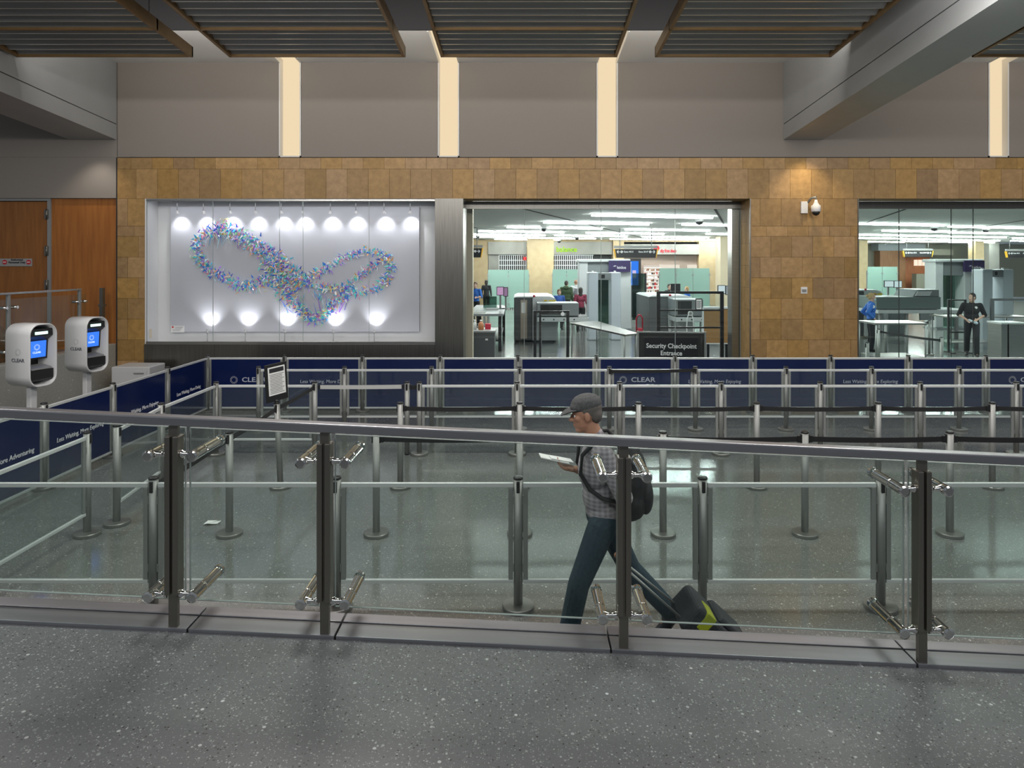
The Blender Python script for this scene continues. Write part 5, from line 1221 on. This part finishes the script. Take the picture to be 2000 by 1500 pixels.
def head_prims(c, yaw=0, pitch=0, s=1.0):
    Rm = Matrix.Rotation(yaw, 3, 'Z') @ Matrix.Rotation(pitch, 3, 'Y'); c = V(*c)
    def q(x, y, z): return c + Rm @ (V(x, y, z) * s)
    pr = [('e', q(-.012, 0, .03), (.098 * s, .076 * s, .098 * s), Rm), ('e', q(.018, 0, -.035), (.072 * s, .060 * s, .085 * s), Rm),
          ('e', q(.05, 0, -.092), (.033 * s, .034 * s, .025 * s), Rm), ('e', q(.07, 0, .028), (.018 * s, .052 * s, .014 * s), Rm),
          ('c', q(.082, 0, .018), q(.106, 0, -.022), .008 * s, .013 * s), ('e', q(.094, 0, -.026), (.014 * s, .018 * s, .009 * s), Rm),
          ('e', q(.082, 0, -.055), (.012 * s, .025 * s, .0065 * s), Rm), ('e', q(.080, 0, -.068), (.011 * s, .021 * s, .007 * s), Rm),
          ('e', q(.055, .038, -.012), (.03 * s, .022 * s, .024 * s), Rm), ('e', q(.055, -.038, -.012), (.03 * s, .022 * s, .024 * s), Rm)]
    for y in (-.079, .079): pr.append(('e', q(-.005, y, -.005), (.02 * s, .009 * s, .032 * s), Rm))
    return pr, q, Rm
def person(name, label, loc, rot, J, colors, opts):
    """J: joints in the body frame (x forward, y left, z up). One continuous body; clothes, hair and shoes are its children."""
    t = thing('person', label, 'person', loc)
    Mx = Matrix.Translation(loc) @ Matrix.Rotation(rot, 4, 'Z') @ Matrix.Scale(opts.get('scale', 1), 4)
    vx = opts.get('voxel', .009); fat = opts.get('fat', 1.0)
    hp, q, Rm = head_prims(J['head'], opts.get('yaw', 0), opts.get('pitch', 0))
    pr = list(hp); sk = M[colors['skin']]
    pr += [('c', J['neck'], V(*J['head']) + Rm @ V(-.02, 0, -.06), .058, .054), ('c', J['chest'], J['neck'], .085, .055), ('c', J['pelvis'], J['chest'], .085, .088)]
    for s in ('L', 'R'):
        pr += [('c', J['chest'], J['sh' + s], .06, .043), ('c', J['sh' + s], J['el' + s], .045, .036), ('c', J['el' + s], J['wr' + s], .037, .025)]
        pr += [('c', J['pelvis'], J['hip' + s], .075, .075), ('c', J['hip' + s], J['kn' + s], .075, .05), ('c', J['kn' + s], J['an' + s], .048, .03), ('c', J['an' + s], J['toe' + s], .028, .018)]
        hd = V(*J['wr' + s]) - V(*J['el' + s]); o = opts.get('hand' + s, {})
        pr += hand(J['wr' + s], o.get('d', hd), o.get('n', (1, 0, 0)), o.get('t', (1, 0, .1)), o.get('curl', .45), 1.06)
    blob('body', pr, vx, sk, t, 4, Mx)
    # shirt
    w_ = fat
    ch, pe, nk = V(*J['chest']), V(*J['pelvis']), V(*J['neck'])
    wa = ch.lerp(pe, .55)
    sp_ = [('e', ch, (.125 * w_, .175 * w_, .17)), ('e', ch + V(0, 0, .09), (.10 * w_, .165 * w_, .08)), ('e', wa, (.118 * w_, .155 * w_, .17)), ('e', pe + V(0, 0, .03), (.118 * w_, .160 * w_, .11)), ('c', ch + V(0, 0, .08), nk + V(-.005, 0, .0), .09, .064)]
    for s in ('L', 'R'):
        sp_ += [('c', ch + V(0, 0, .1), J['sh' + s], .075, .066)]
        e = V(*J['sh' + s]).lerp(V(*J['el' + s]), opts.get('sleeve', 1.0))
        sp_ += [('c', J['sh' + s], e, .066 * w_, .058)]
        if opts.get('long'): sp_ += [('c', J['el' + s], V(*J['el' + s]).lerp(V(*J['wr' + s]), .88), .056, .044)]
    blob('shirt', sp_, vx, colors['shirt'], t, 5, Mx)
    tp = [('e', pe, (.115 * w_, .150 * w_, .10))]
    for s in ('L', 'R'):
        tp += [('c', pe + V(0, 0, -.01), J['hip' + s], .10, .095), ('c', J['hip' + s], J['kn' + s], .098, .072), ('c', J['kn' + s], V(*J['an' + s]) + V(0, 0, .0), .072, .066)]
    blob('trousers', tp, vx, colors['trousers'], t, 5, Mx)
    for s in ('L', 'R'):
        a, b_ = V(*J['an' + s]), V(*J['toe' + s]); d = (b_ - a); d.normalize(); dh = V(d.x, d.y, 0)
        hl = a + V(0, 0, -.05) - dh * .03
        if 'heel' + s in J: hl = V(*J['heel' + s])
        blob('shoe', [('c', hl, b_ + V(0, 0, .008), .040, .036), ('c', a + V(0, 0, .0), hl.lerp(b_, .45), .054, .042), ('c', a, a + (V(*J['kn' + s]) - a).normalized() * .05, .05, .046), ('e', b_, (.05, .042, .034))], .008, colors['shoes'], t, 3, Mx)
    # eyes
    for y in (.031, -.031):
        b = MB(); c = q(.0735, y, .004); b.ell(Mx @ c, (.0105, .0105, .0105), None, 12, 8); e = b.build('eye', M['eye'], t)
        b = MB(); b.ell(Mx @ q(.0795, y, .004), (.006, .006, .006), None, 10, 6); b.build('iris', M['iris'], e)
    h = opts.get('hair')
    if h:
        hh = {'short': [('e', q(-.022, 0, .045), (.097, .083, .095), Rm), ('e', q(-.06, 0, .0), (.055, .074, .07), Rm)],
              'bun': [('e', q(-.022, 0, .045), (.099, .084, .096), Rm), ('e', q(-.06, 0, .0), (.055, .074, .07), Rm), ('e', q(-.13, 0, .05), (.045, .045, .045), Rm)],
              'long': [('e', q(-.022, 0, .042), (.102, .087, .1), Rm), ('e', q(-.065, 0, -.03), (.06, .085, .12), Rm), ('e', q(-.075, 0, -.14), (.045, .075, .12), Rm)],
              'bob': [('e', q(-.022, 0, .045), (.102, .09, .1), Rm), ('e', q(-.05, 0, -.03), (.07, .095, .09), Rm)]}[h]
        blob('hair', hh, .008, colors['hair'], t, 3, Mx)
    return t, Mx, q, Rm
def stand(lean=0.):
    J = {'pelvis': (0, 0, .95), 'chest': (.01 + lean, 0, 1.27), 'neck': (.0 + lean, 0, 1.46), 'head': (.03 + lean, 0, 1.60)}
    for s, y in (('L', 1), ('R', -1)):
        J.update({'sh' + s: (lean, y * .185, 1.40), 'el' + s: (-.02 + lean, y * .24, 1.12), 'wr' + s: (.06 + lean, y * .25, .88), 'hip' + s: (0, y * .09, .90), 'kn' + s: (.02, y * .10, .50), 'an' + s: (-.02, y * .11, .09), 'toe' + s: (.12, y * .13, .035)})
    return J
# the walking traveller -------------------------------------------------------
def plaid(name):
    m = mat(name, (.3, .28, .3), .85); n, l, b = nodes(m); tc = n.new('ShaderNodeTexCoord')
    w1 = n.new('ShaderNodeTexWave'); w1.wave_type = 'BANDS'; w1.bands_direction = 'Z'; w1.inputs['Scale'].default_value = 11; l.new(tc.outputs['Object'], w1.inputs[0])
    w2 = n.new('ShaderNodeTexWave'); w2.wave_type = 'BANDS'; w2.bands_direction = 'X'; w2.inputs['Scale'].default_value = 9; l.new(tc.outputs['Object'], w2.inputs[0])
    a = n.new('ShaderNodeMath'); a.operation = 'ADD'; l.new(w1.outputs['Fac'], a.inputs[0]); l.new(w2.outputs['Fac'], a.inputs[1])
    d = n.new('ShaderNodeMath'); d.operation = 'MULTIPLY'; d.inputs[1].default_value = .5; l.new(a.outputs[0], d.inputs[0])
    r = n.new('ShaderNodeValToRGB'); r.color_ramp.elements[0].color = (.20, .18, .20, 1); r.color_ramp.elements[1].color = (.43, .395, .425, 1); l.new(d.outputs[0], r.inputs[0]); l.new(r.outputs[0], b.inputs['Base Color'])
    return m
PXW, PYW = .535, 4.6
J = {'pelvis': (.0, 0, .93), 'chest': (.045, 0, 1.24), 'neck': (.055, 0, 1.455), 'head': (.115, 0, 1.60),
     'shL': (.02, .185, 1.39), 'elL': (-.11, .235, 1.12), 'wrL': (-.10, .245, .81), 'shR': (.05, -.185, 1.39), 'elR': (.05, -.225, 1.12), 'wrR': (.17, -.10, 1.20),
     'hipL': (.01, .09, .89), 'knL': (.17, .10, .50), 'anL': (.255, .10, .10), 'toeL': (.37, .10, .04), 'heelL': (.225, .10, .045),
     'hipR': (-.01, -.09, .89), 'knR': (-.20, -.10, .52), 'anR': (-.47, -.10, .235), 'toeR': (-.40, -.10, .075), 'heelR': (-.505, -.10, .19)}
denim = noise_mat('dark_teal_denim', (.012, .030, .045), (.022, .05, .07), 60, .8)
man, MM, mq, mR = person('traveller', 'walking person in a grey cap, plaid shirt and dark jeans pulling a bag', (PXW, PYW, 0), R(180), J,
    {'skin': 'skin', 'shirt': plaid('grey_plaid_cloth'), 'trousers': denim, 'shoes': mat('dark_shoe', (.02, .025, .035), .5), 'hair': mat('grey_hair', (.12, .11, .1), .7)},
    {'voxel': .0055, 'sleeve': 1.0, 'hair': 'short', 'pitch': .14, 'handR': {'d': (.9, .25, .25), 'n': (.0, .2, 1), 't': (-.1, 1, 0), 'curl': .55}, 'handL': {'d': (-.12, 0, -1), 'n': (-.2, -1, 0), 't': (1, 0, 0), 'curl': 1.35}})
hem = MB()
# cap: crown, band and brim
capm = noise_mat('grey_cap_cloth', (.07, .072, .075), (.11, .112, .115), 80, .9)
cp = blob('cap', [('e', mq(-.015, 0, .075), (.107, .088, .068), mR), ('e', mq(.03, 0, .06), (.07, .078, .045), mR)], .006, capm, man, 4, MM)
b = MB(); rs = []
for z in (-.004, .004):
    rs.append([MM @ mq(.06 + .105 * math.cos(a) ** .8 if math.cos(a) > 0 else .05, .072 * math.sin(a), .048 + z - .05 * max(0, math.cos(a)) ** 2 * .6) for a in [(-math.pi / 2) + math.pi * k / 16 for k in range(17)]])
b.rings(rs); b.build('brim', capm, cp)
# belt line and collar
b = MB()
# backpack (held by the person: a thing of its own)
t = thing('backpack', "black backpack on the walking person's back", 'bag', (.80, PYW, .9))
bm = noise_mat('black_nylon', (.010, .010, .012), (.02, .02, .023), 90, .7)
def mp(x, y, z): return MM @ V(x, y, z)
blob('main_compartment', [('e', V(-.20, 0, 1.16), (.105, .155, .235)), ('e', V(-.19, 0, 1.03), (.11, .16, .14)), ('e', V(-.18, 0, 1.30), (.085, .135, .13))], .009, bm, t, 4, MM)
blob('front_pocket', [('e', V(-.285, 0, 1.06), (.055, .12, .13))], .008, bm, t, 3, MM)
for s in (-1, 1):
    b = MB(); b.path([mp(-.14, s * .10, 1.36), mp(-.05, s * .125, 1.462), mp(.06, s * .125, 1.45), mp(.15, s * .13, 1.36), mp(.160, s * .135, 1.24), mp(.10, s * .14, 1.14), mp(.02, s * .165, 1.09), mp(-.10, s * .165, 1.06), mp(-.19, s * .12, 1.04)], .014, 10); b.build('shoulder_strap', bm, t)
b = MB(); b.path([mp(-.13, -.03, 1.41), mp(-.16, -.02, 1.45), mp(-.16, .02, 1.45), mp(-.13, .03, 1.41)], .009); b.build('carry_loop', bm, t)
# papers in the hand
t = thing('travel_papers', 'white folded papers held out in front by the walking person', 'papers', (.28, PYW, 1.27))
b = MB()
Mq = MM @ Matrix.Translation((.325, -.065, 1.285)) @ Matrix.Rotation(R(-14), 4, 'Y') @ Matrix.Rotation(R(8), 4, 'Z')
b.obox(Mq, .20, .10, .006); b.build('folder', M['paper'], t)
b = MB(); b.obox(Mq @ Matrix.Translation((-.05, .0, .008)) @ Matrix.Rotation(R(6), 4, 'Z'), .16, .075, .004); b.build('ticket', M['whitepaint'], t)
# rolling bag: trolley frame, body, wheels, handle
t = thing('rolling_suitcase', 'dark rolling suitcase with a yellow-green band dragged behind the walking person', 'suitcase', (1.25, 4.36, 0))
wy = 4.345; gripp = V(PXW + .09, wy + .005, .715); wheel = V(1.33, wy, .055)
u = (gripp - wheel).normalized(); sd = V(0, 1, 0); nr = sd.cross(u)
if nr.z < 0: nr = -nr
def sc(a, s, e): return wheel + u * a + sd * s + nr * e
cloth = noise_mat('charcoal_nylon', (.018, .02, .026), (.035, .04, .05), 70, .7)
b = MB(); pts = []
for e0, e1, ins in ((0, 0, 0),): pass
b.hexa([sc(.02, -.17, -.02), sc(.02, .17, -.02), sc(.50, .17, -.02), sc(.50, -.17, -.02), sc(.02, -.17, .17), sc(.02, .17, .17), sc(.50, .17, .17), sc(.50, -.17, .17)]); b.build('body', cloth, t, .04, 4)
b = MB(); b.hexa([sc(.07, -.135, .17), sc(.07, .135, .17), sc(.34, .135, .17), sc(.34, -.135, .17), sc(.09, -.12, .205), sc(.09, .12, .205), sc(.32, .12, .205), sc(.32, -.12, .205)]); b.build('front_pocket', cloth, t, .015, 3)
b = MB(); b.hexa([sc(.36, -.174, .06), sc(.36, .0, .06), sc(.43, .0, .06), sc(.43, -.174, .06), sc(.36, -.174, .176), sc(.36, .0, .176), sc(.43, .0, .176), sc(.43, -.174, .176)]); b.build('yellow_band', mat('yellow_green_webbing', (.42, .47, .02), .6), t, .008)
L = (gripp - wheel).length
for s in (-.09, .09): b = MB(); b.tube(sc(.5, s, .02), sc(L - .03, s * .55, .0), .008, n=10); b.build('handle_tube', M['alu'], t)
b = MB(); b.tube(sc(L - .02, -.062, 0), sc(L - .02, .062, 0), .0135, n=12); b.build('grip', M['rubber'], t)
for s in (-.15, .15): b = MB(); b.tube(wheel + V(0, s - .017, 0), wheel + V(0, s + .017, 0), .055, n=24); b.build('wheel', M['rubber'], t)
# ------------------------------------------------------------------ people in the hall
blue = noise_mat('bright_blue_uniform', (.02, .13, .52), (.03, .17, .60), 30, .7)
blackc = mat('black_cloth', (.012, .012, .014), .85); shoe = mat('black_shoe', (.01, .01, .01), .4)
J = stand(); J.update({'elL': (-.16, .27, 1.16), 'wrL': (.02, .22, 1.0), 'elR': (-.16, -.27, 1.16), 'wrR': (.02, -.20, 1.0)})
pw, Mw, qw, Rw = person('officer', 'person in a bright blue uniform shirt and face mask standing in the right-hand window', (X(1701, 20.3), 20.3, 0), R(-12), J, {'skin': 'skin2', 'shirt': blue, 'trousers': blackc, 'shoes': shoe, 'hair': M['hairblond']}, {'long': True, 'hair': 'bun', 'voxel': .011})
blob('face_mask', [('e', qw(.066, 0, -.058), (.042, .052, .045), Rw)], .008, mat('pale_blue_mask', (.5, .68, .75), .8), pw, 2, Mw)
b = MB(); b.prof(Mw @ V(.0, -.25, 1.34), Mw @ V(.0, -.4, 1.34), [(0, .045), (.008, .045)], 16); b.build('shoulder_patch', M['paper'], pw)
J = stand(.02); J.update({'elL': (-.06, .30, 1.13), 'wrL': (.16, .12, 1.02), 'elR': (-.06, -.30, 1.13), 'wrR': (.16, -.12, 1.0), 'knL': (.17, .10, .52), 'anL': (.20, .10, .09), 'toeL': (.34, .11, .035), 'knR': (-.07, -.1, .5), 'anR': (-.26, -.1, .14), 'toeR': (-.16, -.1, .04)})
pk, Mk, qk, Rk = person('man_in_black', 'person in a black T-shirt and black trousers walking in the right-hand window', (X(1898, 19.2), 19.2, 0), R(-120), J, {'skin': 'skin2', 'shirt': blackc, 'trousers': mat('black_trousers', (.016, .016, .02), .85), 'shoes': shoe, 'hair': M['hairdark']}, {'hair': 'short', 'voxel': .011, 'yaw': R(-35), 'fat': 1.08, 'scale': 1.03})
b = MB(); b.prof(Mk @ V(.13, .09, 1.34), Mk @ V(.2, .09, 1.34), [(0, .035), (.012, .035)], 14); b.build('chest_badge', M['paper'], pk)
t = thing('folded_cloth', 'pale folded cloth held by the person in the black T-shirt', 'cloth', Mk @ V(.24, 0, .98))
blob('folds', [('c', V(.25, -.07, 1.0), V(.27, .09, .93), .03, .04)], .009, mat('pale_blue_cloth', (.5, .58, .66), .8), t, 2, Mk)
J = stand(); J.update({'wrL': (.22, .16, 1.12), 'wrR': (.22, -.16, 1.12), 'elL': (0, .25, 1.14), 'elR': (0, -.25, 1.14)})
person('officer_left', 'person in a blue shirt behind the grey counter at the left of the checkpoint window', (X(929, 29), 29, 0), R(-110), J, {'skin': 'skin2', 'shirt': blue, 'trousers': blackc, 'shoes': shoe, 'hair': M['hairbrown']}, {'hair': 'short', 'voxel': .012, 'scale': 1.05})
person('dark_figure', 'person in black seen in front of the frosted partition at the left', (X(950, 36), 36, 0), R(80), stand(), {'skin': 'skin2', 'shirt': blackc, 'trousers': blackc, 'shoes': shoe, 'hair': M['hairdark']}, {'hair': 'bob', 'long': True, 'voxel': .013})
green = noise_mat('dark_green_jacket', (.025, .05, .018), (.04, .07, .028), 20, .8)
pg, Mg, qg, Rg = person('green_jacket', 'person in a dark green jacket with back turned by the left scanner', (X(1106, 30), 30, 0), R(80), stand(), {'skin': 'skin', 'shirt': green, 'trousers': blackc, 'shoes': shoe, 'hair': M['hairdark']}, {'hair': 'short', 'long': True, 'voxel': .012, 'fat': 1.3, 'scale': 1.07})
blob('hood', [('e', V(-.10, 0, 1.44), (.08, .13, .09))], .011, green, pg, 3, Mg)
pb, Mb, qb, Rb = person('white_shirt', 'bald person in a white top with a grey backpack, back turned', (X(1125, 31.5), 31.5, 0), R(95), stand(), {'skin': 'skin', 'shirt': mat('white_cloth', (.7, .7, .72), .8), 'trousers': blackc, 'shoes': shoe}, {'voxel': .012, 'scale': 1.08})
t = thing('backpack', 'grey and black backpack on the bald person in white', 'bag', Mb @ V(-.2, 0, 1.0))
blob('main_compartment', [('e', V(-.19, 0, 1.14), (.09, .15, .2))], .011, mat('grey_nylon', (.12, .12, .13), .8), t, 3, Mb)
b = MB(); b.obox(Mb @ Matrix.Translation((-.16, 0, 1.33)), .02, .28, .03); b.build('top_strap', M['black'], t)
maroon = noise_mat('maroon_cloth', (.16, .012, .035), (.2, .02, .05), 20, .8)
person('maroon', 'person in a maroon T-shirt with long dark hair, back turned', (X(1134, 26.0), 26.0, 0), R(88), stand(), {'skin': 'skin2', 'shirt': maroon, 'trousers': blackc, 'shoes': shoe, 'hair': M['hairdark']}, {'hair': 'long', 'voxel': .012, 'scale': .98})
person('child', 'brown-haired person in blue looking over the left baggage scanner', (X(1092, 27.0), 27.0, 0), R(-80), stand(), {'skin': 'skin2', 'shirt': mat('royal_blue_cloth', (.03, .09, .35), .8), 'trousers': blackc, 'shoes': shoe, 'hair': M['hairbrown']}, {'hair': 'bob', 'voxel': .012, 'scale': .92})
person('blond', 'blond person in blue behind the second scanner, looking left', (X(1342, 30), 30, 0), R(190), stand(), {'skin': 'skin2', 'shirt': blue, 'trousers': blackc, 'shoes': shoe, 'hair': M['hairblond']}, {'hair': 'bob', 'voxel': .012, 'scale': .92})
person('desk_operator', 'dark-haired person half hidden behind the black monitor', (X(1307, 29.4), 29.4, 0), R(-60), stand(), {'skin': 'skin2', 'shirt': blackc, 'trousers': blackc, 'shoes': shoe, 'hair': M['hairdark']}, {'hair': 'short', 'voxel': .012, 'scale': 1.0})
